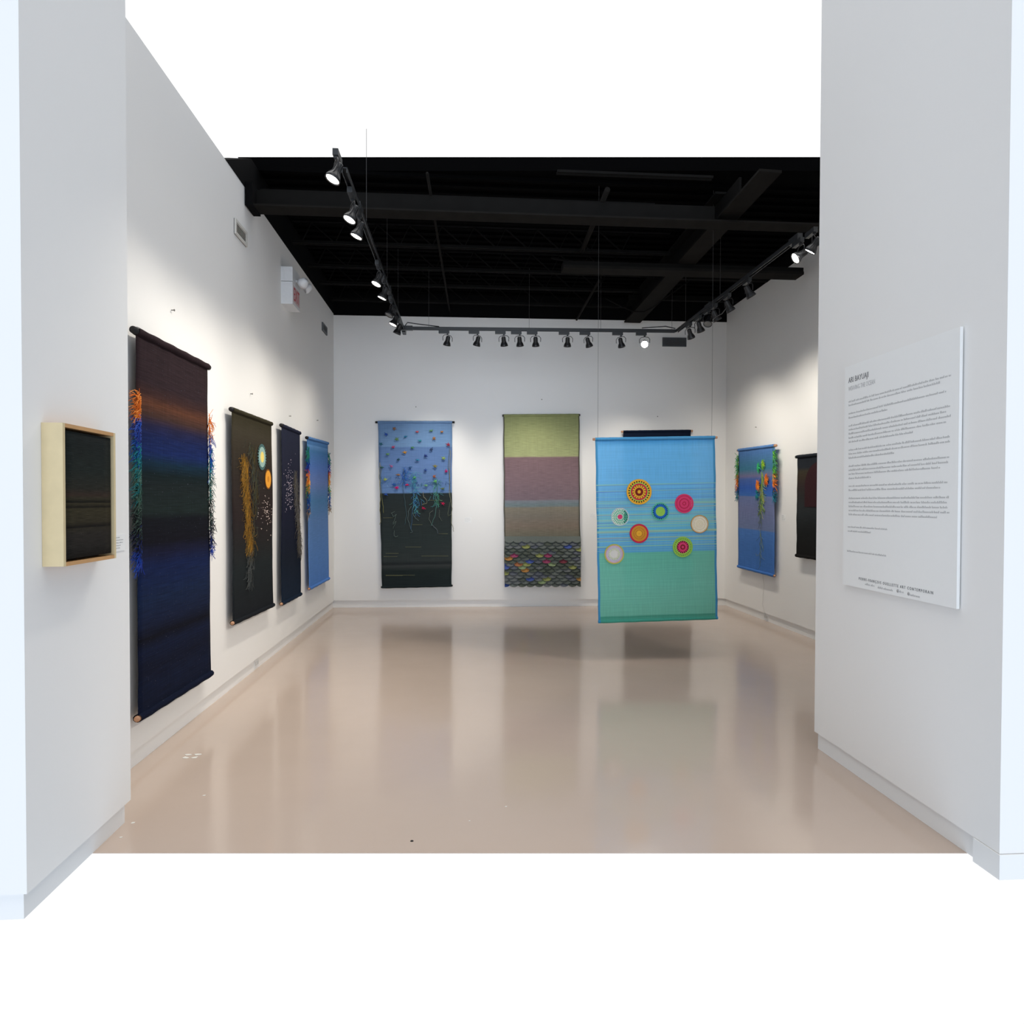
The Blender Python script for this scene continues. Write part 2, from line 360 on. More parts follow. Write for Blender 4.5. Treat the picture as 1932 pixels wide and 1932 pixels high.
track('back black track of unlit looking spotlights facing the back wall', ((cL[0]+.022, cL[1]), (cR[0]-.022, cR[1])), (.3, 1.55, 2.45, 3.35), (.03,))
rn = zhit(1507, 452, TZ)
track('right black track of spotlights rising toward the right partition', (cR, (rn.x, rn.y)), (.3, 1.3), (1.0, (Vector((rn.x, rn.y))-Vector(cR)).length-.05))
# bowed power lead at each corner
tag(MB().tube([(cL[0]+.02, cL[1], TZ+.04), (cL[0]+.06, cL[1]-.02, TZ+.085), (cL[0]+.2, cL[1]-.01, TZ+.07), (cL[0]+.45, cL[1]-.01, TZ+.045)], .006, 6).build('track_cable', TRACK), 'short black cable bridging the left corner of the spotlight tracks', 'cable')
tag(MB().tube([(cR[0]-.02, cR[1], TZ+.05), (cR[0]-.15, cR[1]-.02, TZ+.07), (cR[0]-.45, cR[1]-.01, TZ+.045)], .006, 6).build('track_cable', TRACK), 'short black cable bridging the right corner of the spotlight tracks', 'cable')
pr = [zhit(x, y, z) for x, y, z in ((1367, 565, 3.62), (1371, 572, 3.55), (1370, 582, 3.5), (1362, 592, 3.46), (1350, 598, 3.44), (1345, 604, 3.42))]
tag(MB().tube(pr, .005, 6).build('track_cable', WIRE), 'curled grey cable hanging from the right spotlight track', 'cable')

protos = {}
def head_mesh():
    g = MB()   # bell shaped housing pointing down local -z
    g.lathe([(.0, .075), (.022, .075), (.026, .068), (.028, .03), (.030, .0), (.036, -.015), (.052, -.040), (.056, -.050), (.058, -.068), (.054, -.068), (.050, -.052), (.0, -.045)], 20)
    for k in range(8):
        a_ = k*math.pi/4
        g.tube([(.029*math.cos(a_), .029*math.sin(a_), .064), (.031*math.cos(a_), .031*math.sin(a_), .0), (.05*math.cos(a_), .05*math.sin(a_), -.036)], .0028, 4)
    return g
def lamp_proto(lensmat):
    m_ = {}
    g = MB().box(-.11, .022, -.017, .017, -.040, -.001); g.box(-.01, .01, -.01, .01, -.055, -.04); m_['adapter'] = g
    y = MB()
    pts = [(-.062, 0, -.135), (-.064, 0, -.09), (-.045, 0, -.066), (0, 0, -.058), (.045, 0, -.066), (.064, 0, -.09), (.062, 0, -.135)]
    y.tube(pts, .004, 5); m_['yoke'] = y
    m_['head'] = head_mesh()
    l = MB().lathe([(.0, -.058), (.03, -.059), (.049, -.062)], 20); l.lathe([(.049, -.062), (.0495, -.052)], 20); m_['lens'] = l
    out = {}
    for kk, vv in m_.items():
        o = vv.build(kk, lensmat if kk == 'lens' else (TRACK if kk == 'adapter' else LAMP)); out[kk] = o.data; bpy.data.objects.remove(o)
    return out
PROTO = {'off': lamp_proto(LENSOFF), 'on': lamp_proto(LENSON), 'hi': lamp_proto(LENSHI)}
def lamp(x, y, rz, aim, kind, label, group, watts=0, size=60, warm=(1, .93, .82), blend=1.0):
    t = thing('track_spotlight', label, 'spotlight', (x, y, TZ), rz, group)
    def mk(n, par):
        o = bpy.data.objects.new(n, PROTO[kind][n]); C.objects.link(o); o.parent = par; return o
    mk('adapter', t)
    hp = Vector((x, y, TZ-.135)); d = (Vector(aim)-hp).normalized()
    dl = Matrix.Rotation(-rz, 3, 'Z') @ d
    yk = mk('yoke', t); yk.rotation_euler = (0, 0, math.atan2(dl.y, dl.x)+math.pi/2)
    hd = mk('head', t); hd.location = (0, 0, -.135); hd.rotation_mode = 'QUATERNION'
    hd.scale = (.82, .82, .82); hd.rotation_quaternion = Vector((0, 0, -1)).rotation_difference(dl)
    mk('lens', hd)
    if watts:
        L_ = bpy.data.lights.new('spot', 'SPOT'); L_.energy = watts; L_.spot_size = R(size); L_.spot_blend = blend
        L_.color = warm; L_.shadow_soft_size = .07
        o = bpy.data.objects.new('spot_lamp', L_); C.objects.link(o)
        o.location = hp+d*.085; o.rotation_euler = d.to_track_quat('-Z', 'Y').to_euler()
GL, GB, GR = 'spotlights on the left track', 'spotlights on the back track', 'spotlights on the right track'
W = 57
def ltr(px, py, aimY, aimz, kind, label, w, size=98, flip=False):
    p = zhit(px, py, TZ-.15); y = p.y
    x = nl.x+(cL[0]-nl.x)*(y-nl.y)/(cL[1]-nl.y)
    lamp(x, y, R(-90 if flip else 90), (-1.89, aimY, aimz), kind, label, GL, w, size)
ltr(640, 330, 3.5, 0.9, 'on', 'lit spotlight at the top edge, nearest on the left track', W*.7, flip=True)
ltr(662, 407, 4.0, 0.9, 'on', 'upper one of the two lit spotlights hanging side by side, second from the front', W*.65)
ltr(675, 438, 4.7, 0.9, 'on', 'lower one of the pair of lit spotlights, third from the front', W*.65)
ltr(711, 530, 5.3, 0.9, 'on', 'narrow looking lit spotlight, fourth from the front on the left track', W*.75)
ltr(720, 556, 6.2, 0.9, 'on', 'star bright lit spotlight, fifth from the front on the left track', W*.65)
ltr(736, 590, 6.3, 1.2, 'off', 'unlit spotlight between the two far lit ones on the left track', 0)
ltr(743, 607, 6.9, 0.9, 'on', 'farthest lit spotlight on the left track, beside the corner', W*.65)
ltr(755, 624, 7.9, 0.9, 'off', 'dark spotlight right under the left corner of the tracks', W*.6, flip=True)
def btr(px, aim, kind, label, w, size=72):
    d = ray(px, 640); tt = 7.86/d.y; x = d.x*tt
    y = cL[1]+(cR[1]-cL[1])*(x-cL[0])/(cR[0]-cL[0])
    lamp(x, y, math.atan2(cR[1]-cL[1], cR[0]-cL[0]), aim, kind, label, GB, w, size)
wx = lambda px: back.w(back.hit(px, 947)[0], 0).x
btr(844, (wx(785)-.05, 9, 0.85), 'off', 'black spotlight farthest left on the back track', W*1.56)
btr(901, (wx(800)+.05, 9, 0.85), 'off', 'second black spotlight from the left on the back track', W*0.64)
btr(951, (wx(985), 9, 0.85), 'off', 'third black spotlight from the left, tilted toward the right', W*.35)
btr(981, (wx(1010), 9, 0.85), 'off', 'left one of the two middle black spotlights side by side on the back track', W*0.74)
btr(1011, (wx(1022), 9, 0.85), 'off', 'right one of the two middle black spotlights side by side on the back track', W*0.64)
btr(1071, (wx(1060), 9, 0.85), 'off', 'black spotlight third from the right before the glaring one', W*0.37)
btr(1110, (wx(1215), 9, 0.85), 'off', 'black spotlight second from the right before the glaring one', W*0.74)
btr(1171, (wx(1245), 9, 0.85), 'off', 'black spotlight just left of the glaring one on the back track', W*0.92)
btr(1215, (1.2, 4.2, 1.0), 'hi', 'glaring lit spotlight facing the viewer on the back track', W*0.92, 50)
def rtr(px, row, aim, kind, label, w, size=96):
    y = zhit(px, row, TZ-.15).y
    x = cR[0]+(rn.x-cR[0])*(y-cR[1])/(rn.y-cR[1])
    lamp(x, y, R(-90), aim, kind, label, GR, w, size)
rtr(1294, 632, (3.75, 8.4, 1.2), 'off', 'spotlight nearest the right corner of the tracks', W*0.81)
rtr(1303, 619, (3.76, 8.0, 1.2), 'off', 'second spotlight from the right corner of the tracks', W*0.58)
rtr(1317, 607, (1.7, 5.77, 1.2), 'off', 'third spotlight from the right corner, over the long vent', W*0.29, 40)
rtr(1335, 598, (3.78, 7.0, 1.6), 'off', 'fourth spotlight from the right corner, beside the curled cable', W*0.58)
rtr(1354, 580, (3.78, 6.6, 1.8), 'off', 'fifth spotlight from the right corner, against the dark ceiling', W*0.69)
rtr(1392, 553, (3.80, 6.0, 1.7), 'off', 'sixth spotlight from the right corner, highest of the unlit ones', W*0.58)
rtr(1503, 484, (-1.9, 5.3, .45), 'on', 'lit spotlight seen edge on left of the glaring one', W*4.5, 62)
rtr(1530, 466, (1.5, 5.9, 1.2), 'hi', 'glaring lit spotlight beside the edge of the right partition', W*1.04, 50)

# ------------------------------------------------------------------ textile hangings
def quad(fr, tl, tr, bl, br, d):
    return [fr.hit(*p, d) for p in (tl, tr, bl, br)]
def sheet(q, y, nu=24, nv=60, wob=.004, th=.004, holes=(), ydisp=None, edge=.0022, seed=0):
    """a thin woven sheet between four corners (u,z), front at local y"""
    (a0, a1), (b0, b1), (c0, c1), (d0, d1) = q
    rnd = random.Random(seed); ph = [rnd.uniform(0, 6.28) for _ in range(6)]
    def P(i, j):
        u, v = i/nu, j/nv
        x = (a0*(1-u)+b0*u)*(1-v)+(c0*(1-u)+d0*u)*v; z = (a1*(1-u)+b1*u)*(1-v)+(c1*(1-u)+d1*u)*v
        e = (2*u-1); x += edge*e*math.sin(v*19+ph[0]+e)+edge*.6*e*math.sin(v*47+ph[1]*e)
        yy = y+wob*(math.sin(v*7+ph[2]+u*2)+.5*math.sin(u*9+ph[3]+v*5))*math.sin(math.pi*v)
        return x, yy, z
    g = MB(); vs = []; uv = []
    for s_ in (0, 1):
        for j in range(nv+1):
            for i in range(nu+1):
                x, yy, z = P(i, j); vs.append((x, yy+s_*th, z)); uv.append((i/nu, j/nv))
    W_ = nu+1; K = W_*(nv+1); fs = []; kept = set()
    for j in range(nv):
        for i in range(nu):
            x, yy, z = P(i+.5, j+.5)
            if any((x-hx)**2+(z-hz)**2 < hr*hr for hx, hz, hr in holes): continue
            kept.add((i, j)); q_ = (j*W_+i, (j+1)*W_+i, (j+1)*W_+i+1, j*W_+i+1)
            fs.append(q_); fs.append(tuple(K+n for n in reversed(q_)))
    for i, j in kept:
        c = (j*W_+i, (j+1)*W_+i, (j+1)*W_+i+1, j*W_+i+1)
        for (di, dj), (p, n) in (((-1, 0), (0, 1)), ((0, 1), (1, 2)), ((1, 0), (2, 3)), ((0, -1), (3, 0))):
            if (i+di, j+dj) not in kept: fs.append((c[n], c[p], c[p]+K, c[n]+K))
    g.add(vs, fs, 0, uv, True); return g
def hem(a, b, r, y, v0, v1, n=10, sag=.0):
    """sleeve of cloth wrapped round a rod, with uv so that it keeps the colour of its edge"""
    (x0, z0), (x1, z1) = a, b; g = MB(); vs = []; uv = []; fs = []; M = 16
    for k in range(n+1):
        t_ = 2*math.pi*k/n
        for i in range(M+1):
            u = i/M; rr = r*(1+.08*math.sin(u*31+k))
            vs.append((x0+(x1-x0)*u, y-rr*math.sin(t_), z0+(z1-z0)*u-sag*math.sin(math.pi*u)+rr*math.cos(t_))); uv.append((u, v0+(v1-v0)*(.5-.5*math.cos(t_))))
    for k in range(n):
        for i in range(M): fs.append((k*(M+1)+i, k*(M+1)+i+1, (k+1)*(M+1)+i+1, (k+1)*(M+1)+i))
    g.add(vs, fs, 0, uv, True); return g
def rod(a, b, r, y, ext=.015, mat=WOOD, name='rod', parent=None):
    (x0, z0), (x1, z1) = a, b; L_ = math.hypot(x1-x0, z1-z0); ux, uz = (x1-x0)/L_, (z1-z0)/L_
    return MB().tube([(x0-ux*ext, y, z0-uz*ext), (x1+ux*ext, y, z1+uz*ext)], r, 12).build(name, mat, parent)
def hanging(fr, name, label, corners, mat, d=.05, rr=.015, top=(.012, DARKROD), bot=(.006, WOOD), hems=(0, 1), seed=0, sleeve=True, nu=24, nv=60, group=None, cat='tapestry'):
    q = quad(fr, *corners, d)
    (a0, a1), (b0, b1), (c0, c1), (d0, d1) = q
    cxx = (a0+b0)/2; cz = min(c1, d1)
    ql = [(x-cxx, z-cz) for x, z in q]
    o = fr.w(cxx, cz, d)
    t = thing(name, label, cat, o, fr.a, group)
    tl, tr, bl, br = ql
    sheet([(tl[0], tl[1]-.0), (tr[0], tr[1]-.0), (bl[0], bl[1]+.0), (br[0], br[1]+.0)], -.004, nu, nv, seed=seed).build('cloth', mat, t)
    rt_, rb_ = (tl[0], tl[1]-rr), (tr[0], tr[1]-rr)
    if sleeve:
        hem((tl[0]-.002, tl[1]-rr), (tr[0]+.002, tr[1]-rr), rr*1.12, 0, 0, .02).build('top_hem', mat, t)
    rod(rt_, rb_, rr*.95, 0, top[0], top[1], 'top_rod', t)
    if bot:
        hem((bl[0]-.004, bl[1]+rr), (br[0]+.004, br[1]+rr), rr*1.1, 0, .995, .97).build('bottom_hem', mat, t)
        rod((bl[0], bl[1]+rr), (br[0], br[1]+rr), rr*.8, 0, bot[0]+.004, bot[1], 'bottom_rod', t)
    # hanger that carries the rod on the wall
    MB().box(-.012, .012, -.0, d-.004, tl[1]*.5+tr[1]*.5-rr-.004, tl[1]*.5+tr[1]*.5-rr+.004).build('wall_hook', DARKROD, t)
    return t, ql
YC = {}
def yarn(c):
    if c not in YC: YC[c] = simple('yarn %d %d %d' % c, c, .8, .15, .15, 90)
    return YC[c]
def fringe(t, edge_fn, side, bands, n, L, th=.0022, seed=1, droop=.4, ys=.03, jitter=1.0):
    """loose yarn standing off one edge; bands (v0, v1, colours)"""
    rnd = random.Random(seed); cols = []; g = MB()
    for v0, v1, cs in bands:
        for c in cs:
            if c not in cols: cols.append(c)
    tot = sum(b[1]-b[0] for b in bands)
    for v0, v1, cs in bands:
        for _ in range(int(n*(v1-v0)/tot)):
            v = rnd.uniform(v0, v1); x, z = edge_fn(v); l = L*rnd.uniform(.45, 1.1)
            p = Vector((x-side*.012, -.012-rnd.random()*.01, z)); pts = [p.copy()]
            an = rnd.uniform(-.9, .9); bend = rnd.uniform(-1.4, 1.0)*jitter; oy = rnd.uniform(-.6, .9)
            for k in range(6):
                an += bend/6; p = p+Vector((side*math.cos(an)*l/6, oy*ys/6-.000, (math.sin(an)-droop*k/5)*l/6)); pts.append(p.copy())
            for pt in pts: pt.y = min(pt.y, .02)
            g.tube(pts, [th]*6+[th*.5], 3, cols.index(rnd.choice(cs)), cap=False)
    o = g.build('yarn_fringe', [yarn(c) for c in cols], t); o['kind'] = 'stuff'; return o
def lerp(a, b, v): return (a[0]+(b[0]-a[0])*v, a[1]+(b[1]-a[1])*v)

# --- 1: large dark one, front left
M1 = cloth('dark sunset weave', [(p_, tuple(x*.9 for x in c_)) for p_, c_ in [(0, (44, 32, 36)), (.13, (46, 33, 38)), (.16, (60, 38, 36)), (.185, (92, 56, 40)), (.215, (66, 46, 42)), (.24, (34, 34, 66)), (.27, (20, 34, 82)), (.31, (18, 38, 92)), (.34, (14, 42, 62)), (.37, (14, 30, 34)),
    (.40, (24, 34, 36)), (.47, (26, 38, 38)), (.49, (14, 18, 26)), (.55, (14, 15, 26)), (.58, (20, 24, 52)), (.615, (17, 32, 74)), (.66, (18, 34, 72)), (.70, (20, 36, 68)), (.76, (20, 30, 58)), (.80, (11, 14, 28)), (.83, (16, 26, 54)), (.88, (13, 20, 42)), (.93, (14, 24, 50)), (1, (12, 20, 42))]], .25, .12, spots=(.735, (60, 64, 76)))
t1, q = hanging(left, 'woven_tapestry', 'largest dark wall tapestry with an orange band above navy blue and yarn at both edges', ((256, 617), (390, 686), (260, 1363), (397, 1276)), M1, d=.05, rr=.021, top=(.03, DARKROD), nu=20, nv=90, seed=1)
OR, BL, TE, GN, BK = (226, 130, 48), (34, 78, 176), (36, 120, 128), (62, 96, 84), (26, 28, 34)
bands = [(.165, .225, [OR, (240, 160, 80), (206, 106, 40)]), (.225, .30, [BL, (60, 90, 180), (50, 60, 130)]), (.29, .35, [BL, TE, (30, 140, 150)]), (.345, .44, [GN, (84, 120, 110), TE]), (.43, .52, [(70, 92, 84), BK]), (.50, .565, [BK, (40, 44, 60), (30, 40, 90)]), (.56, .605, [BL, (40, 60, 160), (60, 80, 170)])]
fringe(t1, lambda v: lerp(q[0], q[2], v), -1, bands, 900, .085, .0016, 3)
fringe(t1, lambda v: lerp(q[1], q[3], v), 1, bands, 520, .085, .0016, 4, jitter=1.8)

# --- 2: brown one with two discs
M2 = cloth('dark brown weave', [(0, (54, 50, 36)), (.04, (50, 46, 32)), (.1, (58, 53, 42)), (.2, (50, 44, 36)), (.35, (44, 37, 34)), (.5, (40, 32, 32)), (.62, (36, 34, 34)), (.75, (30, 36, 38)), (1, (24, 27, 32))], .12, .1)
t2, q = hanging(left, 'woven_tapestry', 'dark brown wall tapestry with a golden yarn stream and two round discs', ((437, 768), (511, 796), (439, 1180), (515, 1145)), M2, rr=.018, top=(.02, DARKROD), seed=2)
def onq(q, u, v): return lerp(lerp(q[0], q[1], u), lerp(q[2], q[3], u), v)
def lace_disc(parent, cx_, cz_, r, y, mats, rings, name='lace_disc', th=.003, n=48):
    """crocheted disc: flat rings with real gaps between short spokes. rings (r0, r1, mat index, spokes or 0)"""
    g = MB()
    for r0, r1, mi, sp_ in rings:
        a0_, a1_ = r0*r, r1*r
        if sp_ == 0:
            vs = []; fs = []
            for k in range(n):
                c_, s_ = math.cos(2*math.pi*k/n), math.sin(2*math.pi*k/n)
                for yy, rr_ in ((y, a0_), (y, a1_), (y+th, a1_), (y+th, a0_)): vs.append((cx_+rr_*c_, yy, cz_+rr_*s_))
            for k in range(n):
                a_, b_ = k*4, ((k+1) % n)*4
                fs += [(a_, b_, b_+1, a_+1), (a_+1, b_+1, b_+2, a_+2), (a_+2, b_+2, b_+3, a_+3), (a_+3, b_+3, b_, a_)]
            g.add(vs, fs, mi)
        else:
            dens = .5 if sp_ > 0 else .72
            sp_ = abs(sp_)
            for k in range(sp_):
                a_ = 2*math.pi*k/sp_; hw = math.pi/sp_*dens
                pts = [(a0_, a_-hw), (a1_, a_-hw), (a1_, a_+hw), (a0_, a_+hw)]
                f_ = [(cx_+p*math.cos(w), y+.0005, cz_+p*math.sin(w)) for p, w in pts]
                b2_ = [(x, y+th-.0005, z) for x, _, z in f_]
                g.add(f_+b2_, [(3, 2, 1, 0), (4, 5, 6, 7), (0, 1, 5, 4), (1, 2, 6, 5), (2, 3, 7, 6), (3, 0, 4, 7)], mi)
    return g.build(name, mats, parent)
def disc(parent, c, r, mats, rings, name='stitched_disc'):
    return lace_disc(parent, c[0], c[1], r, -.012, mats, rings, name, n=40)
c = onq(q, .70, .20); disc(t2, c, .115, [yarn((150, 180, 172)), yarn((236, 214, 120)), yarn((84, 124, 124))], [(0, .42, 1, 0), (.42, .78, 0, 0), (.78, 1.0, 2, 26)])
c = onq(q, .865, .31); disc(t2, c, .092, [yarn((232, 160, 54)), yarn((206, 130, 40)), yarn((120, 74, 30))], [(0, .3, 1, 0), (.3, .86, 0, 0), (.86, 1.0, 2, 0)])
def stream(t, q, path, n, w, cols, seg=.14, seed=5, name='yarn_stream', th=.0014):
    rnd = random.Random(seed); g = MB(); cl = list(cols)
    for _ in range(n):
        s_ = rnd.random(); k = s_*(len(path)-1); i = min(int(k), len(path)-2); f_ = k-i
        u = path[i][0]+(path[i+1][0]-path[i][0])*f_+rnd.gauss(0, w); v = path[i][1]+(path[i+1][1]-path[i][1])*f_
        c0 = onq(q, max(.03, min(.97, u)), v); p = Vector((c0[0], -.011-rnd.random()*.006, c0[1])); pts = [p.copy()]; a_ = rnd.uniform(-1.9, -1.2)
        for _k in range(4):
            a_ += rnd.uniform(-.8, .8); p = p+Vector((math.cos(a_)*seg/4, 0, math.sin(a_)*seg/4)); pts.append(p.copy())
        g.tube(pts, th, 3, min(len(cl)-1, int(rnd.random()*len(cl))), cap=False)
    o = g.build(name, [yarn(c) for c in cl], t); o['kind'] = 'stuff'; return o
G1, G2, G3 = (178, 130, 44), (206, 152, 62), (146, 104, 40)
stream(t2, q, [(.24, .20), (.26, .3), (.30, .42), (.34, .55), (.37, .65)], 520, .034, [G1, G3, G3, (120, 92, 42), (96, 78, 40)], .11, th=.0012)
stream(t2, q, [(.42, .13), (.47, .22), (.52, .32), (.48, .42), (.46, .55), (.40, .68)], 170, .038, [(74, 78, 66), (84, 74, 44), (60, 66, 58)], .13, 6, th=.0012)
stream(t2, q, [(.35, .66), (.36, .72), (.34, .78), (.36, .82)], 60, .03, [(80, 82, 80), (70, 74, 74)], .12, 7)
def seeds(t, q, n, box, r, c, seed=9, name='bead'):
    rnd = random.Random(seed); g = MB()
    for _ in range(n):
        u, v = rnd.gauss((box[0]+box[1])/2, (box[1]-box[0])/4), rnd.gauss((box[2]+box[3])/2, (box[3]-box[2])/4)
        u = max(.05, min(.95, u)); x, z = onq(q, u, v); rr_ = r*rnd.uniform(.5, 1.1)
        g.add([(x-rr_, -.012, z), (x, -.012, z-rr_), (x+rr_, -.012, z), (x, -.012, z+rr_), (x, -.012-rr_, z)], [(0, 1, 4), (1, 2, 4), (2, 3, 4), (3, 0, 4), (3, 2, 1, 0)])
    o = g.build(name, yarn(c), t); o['kind'] = 'stuff'; return o
seeds(t2, q, 75, (.60, 1.0, .38, .60), .006, (196, 178, 168), name='stitched_knots')

# --- 3: narrow navy
M3 = cloth('navy weave', [(0, (36, 40, 58)), (.3, (32, 34, 52)), (.5, (24, 27, 46)), (.75, (18, 26, 40)), (1, (20, 34, 52))], .1, .08)
t3, q = hanging(left, 'woven_tapestry', 'narrow navy wall tapestry with tiny white dots and a pale grey yarn stream', ((531, 799), (565, 814), (531, 1143), (567, 1124)), M3, rr=.018, top=(.02, DARKROD), seed=3)
stream(t3, q, [(.66, .24), (.72, .36), (.80, .50), (.88, .62), (.94, .72)], 360, .05, [(104, 102, 102), (84, 82, 80), (94, 86, 68)], .12, 8, th=.0012)
seeds(t3, q, 120, (.08, .58, .22, .48), .006, (190, 178, 190), 10, 'stitched_knots')

# --- 4: blue one with bright fringe, far left
M4 = cloth('blue weave', [(0, (88, 130, 184)), (.05, (70, 116, 168)), (.055, (98, 142, 192)), (.09, (70, 118, 168)), (.2, (86, 122, 190)), (.3, (108, 132, 188)), (.42, (82, 130, 176)), (.55, (98, 136, 190)), (.8, (92, 136, 200)), (1, (84, 130, 200))], .08, .08)
t4, q = hanging(left, 'woven_tapestry', 'light blue wall tapestry with multicoloured yarn edges beside the back left corner', ((579, 823), (618, 834), (583, 1114), (620, 1094)), M4, rr=.018, top=(.02, DARKROD), seed=4)
bands = [(.08, .15, [(40, 130, 130), (60, 150, 120)]), (.14, .22, [(30, 80, 180), (40, 60, 160)]), (.21, .24, [(190, 90, 130), (230, 120, 60)]), (.23, .32, [(236, 140, 60), (240, 180, 80)]), (.31, .37, [(80, 170, 110), (230, 170, 70)]), (.36, .46, [(40, 110, 180), (50, 70, 150)]), (.45, .5, [(60, 70, 90), (180, 150, 120)])]
fringe(t4, lambda v: lerp(q[0], q[2], v), -1, bands, 420, .075, .003, 13)
fringe(t4, lambda v: lerp(q[1], q[3], v), 1, bands, 260, .075, .003, 14)

# --- 5: back wall, blue over charcoal with stitched stars
M5 = cloth('blue over charcoal weave', [(0, (100, 130, 168)), (.155, (106, 138, 176)), (.16, (88, 116, 160)), (.26, (94, 122, 168)), (.42, (94, 124, 168)), (.432, (98, 128, 172)), (.436, (40, 48, 50)), (.55, (44, 50, 50)), (.7, (46, 54, 54)), (.84, (52, 58, 58)), (.86, (38, 42, 44)), (.87, (58, 62, 62)), (.9, (36, 44, 44)), (1, (34, 42, 44))], .12, .05)
t5, q = hanging(back, 'woven_tapestry', 'back wall tapestry, sky blue above charcoal, with small stitched stars and dangling yarn', ((713, 794.5), (853, 794.5), (721, 1110), (852, 1107)), M5, d=.05, rr=.016, top=(.035, DARKROD), bot=(.012, DARKROD), seed=5, nu=24, nv=80)
def loc(q, px, py, d=.05, t=None, fr=back, rz=0):
    u, z = fr.hit(px, py, d); p = fr.w(u, z, d)-t.location
    return p.dot(fr.x), p.z
stars = [(744, 809, (150, 110, 80)), (787, 815, (196, 96, 110)), (814, 813, (110, 160, 120)), (834, 815, (190, 130, 80)), (729, 820, (50, 90, 180)), (765, 824, (50, 130, 170)), (749, 829, (110, 150, 90)),
    (819, 827, (176, 120, 70)), (793, 832, (60, 150, 170)), (719, 838, (50, 110, 130)), (742, 844, (190, 80, 120)), (778, 845, (80, 140, 100)), (846, 839, (170, 60, 80)), (814, 848, (60, 80, 120)), (764, 854, (210, 150, 60)),
    (731, 857, (110, 160, 110)), (803, 860, (50, 70, 140)), (837, 865, (160, 190, 110)), (752, 867, (50, 90, 110)), (788, 868, (60, 140, 180)), (739, 880, (180, 110, 160)), (721, 882, (60, 110, 110)), (774, 882, (60, 100, 150)),
    (821, 880, (150, 140, 70)), (842, 889, (200, 50, 120)), (803, 887, (60, 90, 160)), (752, 896, (160, 120, 90)), (727, 905, (180, 200, 110)), (819, 899, (180, 110, 80)), (782, 901, (100, 180, 120)), (768, 915, (216, 50, 110)), (804, 916, (130, 190, 150)),
    (744, 914, (60, 110, 190)), (749, 920, (226, 40, 130)), (822, 908, (120, 200, 120)), (835, 922, (110, 130, 90)), (728, 933, (50, 90, 170)), (836, 950, (214, 40, 90)), (799, 959, (206, 40, 90))]
rnd = random.Random(21)
for sx, sz, c in stars:
    x, z = loc(q, sx, sz, t=t5); g = MB(); na = 5; r_ = .026; y0 = -.014; ph = rnd.random()*6
    sq = rnd.uniform(.35, 1)
    for k in range(na):
        a_ = ph+2*math.pi*k/na; l = r_*rnd.uniform(.8, 1.6)
        g.tube([(x, y0, z), (x+.5*l*math.cos(a_), y0-.012, z+.5*l*math.sin(a_)*sq), (x+l*math.cos(a_), y0-.008, z+l*math.sin(a_)*sq)], [.010, .007, .002], 5)
    g.tube([(x, y0+.004, z), (x, y0-.020, z)], [.014, .006], 7)
    g.build('stitched_star', yarn(tuple(int(x*.88) for x in c)), t5)
strands = [([(717, 873), (716, 900), (718, 930), (717, 955), (718, 985), (716, 990)], (206, 196, 140)), ([(719, 878), (718, 915), (722, 945), (724, 968)], (150, 150, 90)), ([(848, 846), (846, 880), (849, 915), (850, 945), (846, 962), (845, 975), (851, 970)], (120, 130, 110)), ([(850, 850), (849, 890), (848, 930), (853, 960), (851, 985), (855, 995), (856, 1003)], (170, 170, 140)),
    ([(761, 885), (764, 900), (760, 915), (764, 945), (767, 972), (764, 990)], (90, 120, 130)), ([(762, 882), (766, 893), (759, 903), (765, 912)], (50, 110, 190)),
    ([(781, 905), (779, 925), (781, 945), (778, 965), (777, 985), (775, 1000)], (84, 130, 176)), ([(776, 955), (771, 965), (770, 980), (774, 995), (778, 1004), (774, 1005)], (120, 140, 140)), ([(778, 968), (785, 978), (790, 982)], (120, 140, 140)),
    ([(798, 928), (800, 938), (806, 944), (805, 950), (797, 951), (798, 953)], (170, 168, 140)), ([(823, 905), (826, 920), (822, 935), (824, 955), (820, 975), (815, 988), (814, 992)], (110, 160, 150)), ([(817, 963), (811, 968), (810, 980), (814, 988)], (130, 140, 130)), ([(815, 990), (824, 998), (827, 1007)], (130, 140, 150)), ([(829, 962), (829, 975), (834, 983)], (120, 130, 120)),
    ([(745, 965), (739, 968), (743, 975), (748, 970), (744, 982), (741, 990), (748, 983), (742, 997)], (120, 138, 130)), ([(744, 1001), (744, 1010), (747, 1013), (751, 1011)], (120, 138, 130))]
for pts, c in strands:
    P = [loc(q, x, y, t=t5) for x, y in pts]
    PP = []
    for i in range(len(P)-1):
        for s_ in range(4):
            f_ = s_/4; PP.append((P[i][0]+(P[i+1][0]-P[i][0])*f_+.004*math.sin(i*5+s_*2.1), -.016-.006*math.sin(s_+i), P[i][1]+(P[i+1][1]-P[i][1])*f_))
    PP.append((P[-1][0], -.016, P[-1][1]))
    MB().tube(PP, .0032, 5).build('dangling_yarn', yarn(tuple(int(x*.8) for x in c)), t5)
ln = MB()
for y, xa, xb in ((1050, 724, 750), (1044, 728, 752), (1032, 765, 795), (1049, 795, 846), (1085, 728, 783), (1086, 728, 760), (990, 778, 797), (944, 808, 835), (977, 723, 742), (1007, 828, 845)):
    A = loc(q, xa, y, t=t5); B = loc(q, xb, y, t=t5); ln.tube([(A[0], -.010, A[1]), (B[0], -.010, B[1])], .0018, 4)
ln.build('stitched_line', yarn((124, 124, 90)), t5)
stream(t5, q, [(.1, .33), (.5, .38), (.92, .36)], 150, .25, [(70, 100, 160), (60, 120, 150), (120, 150, 180)], .03, 31, 'stitched_flecks', .0022)
stream(t5, q, [(.47, .30), (.48, .36), (.5, .46), (.49, .55)], 90, .03, [(70, 130, 190), (80, 160, 190), (100, 180, 170)], .08, 32, 'yarn_tuft', .002)
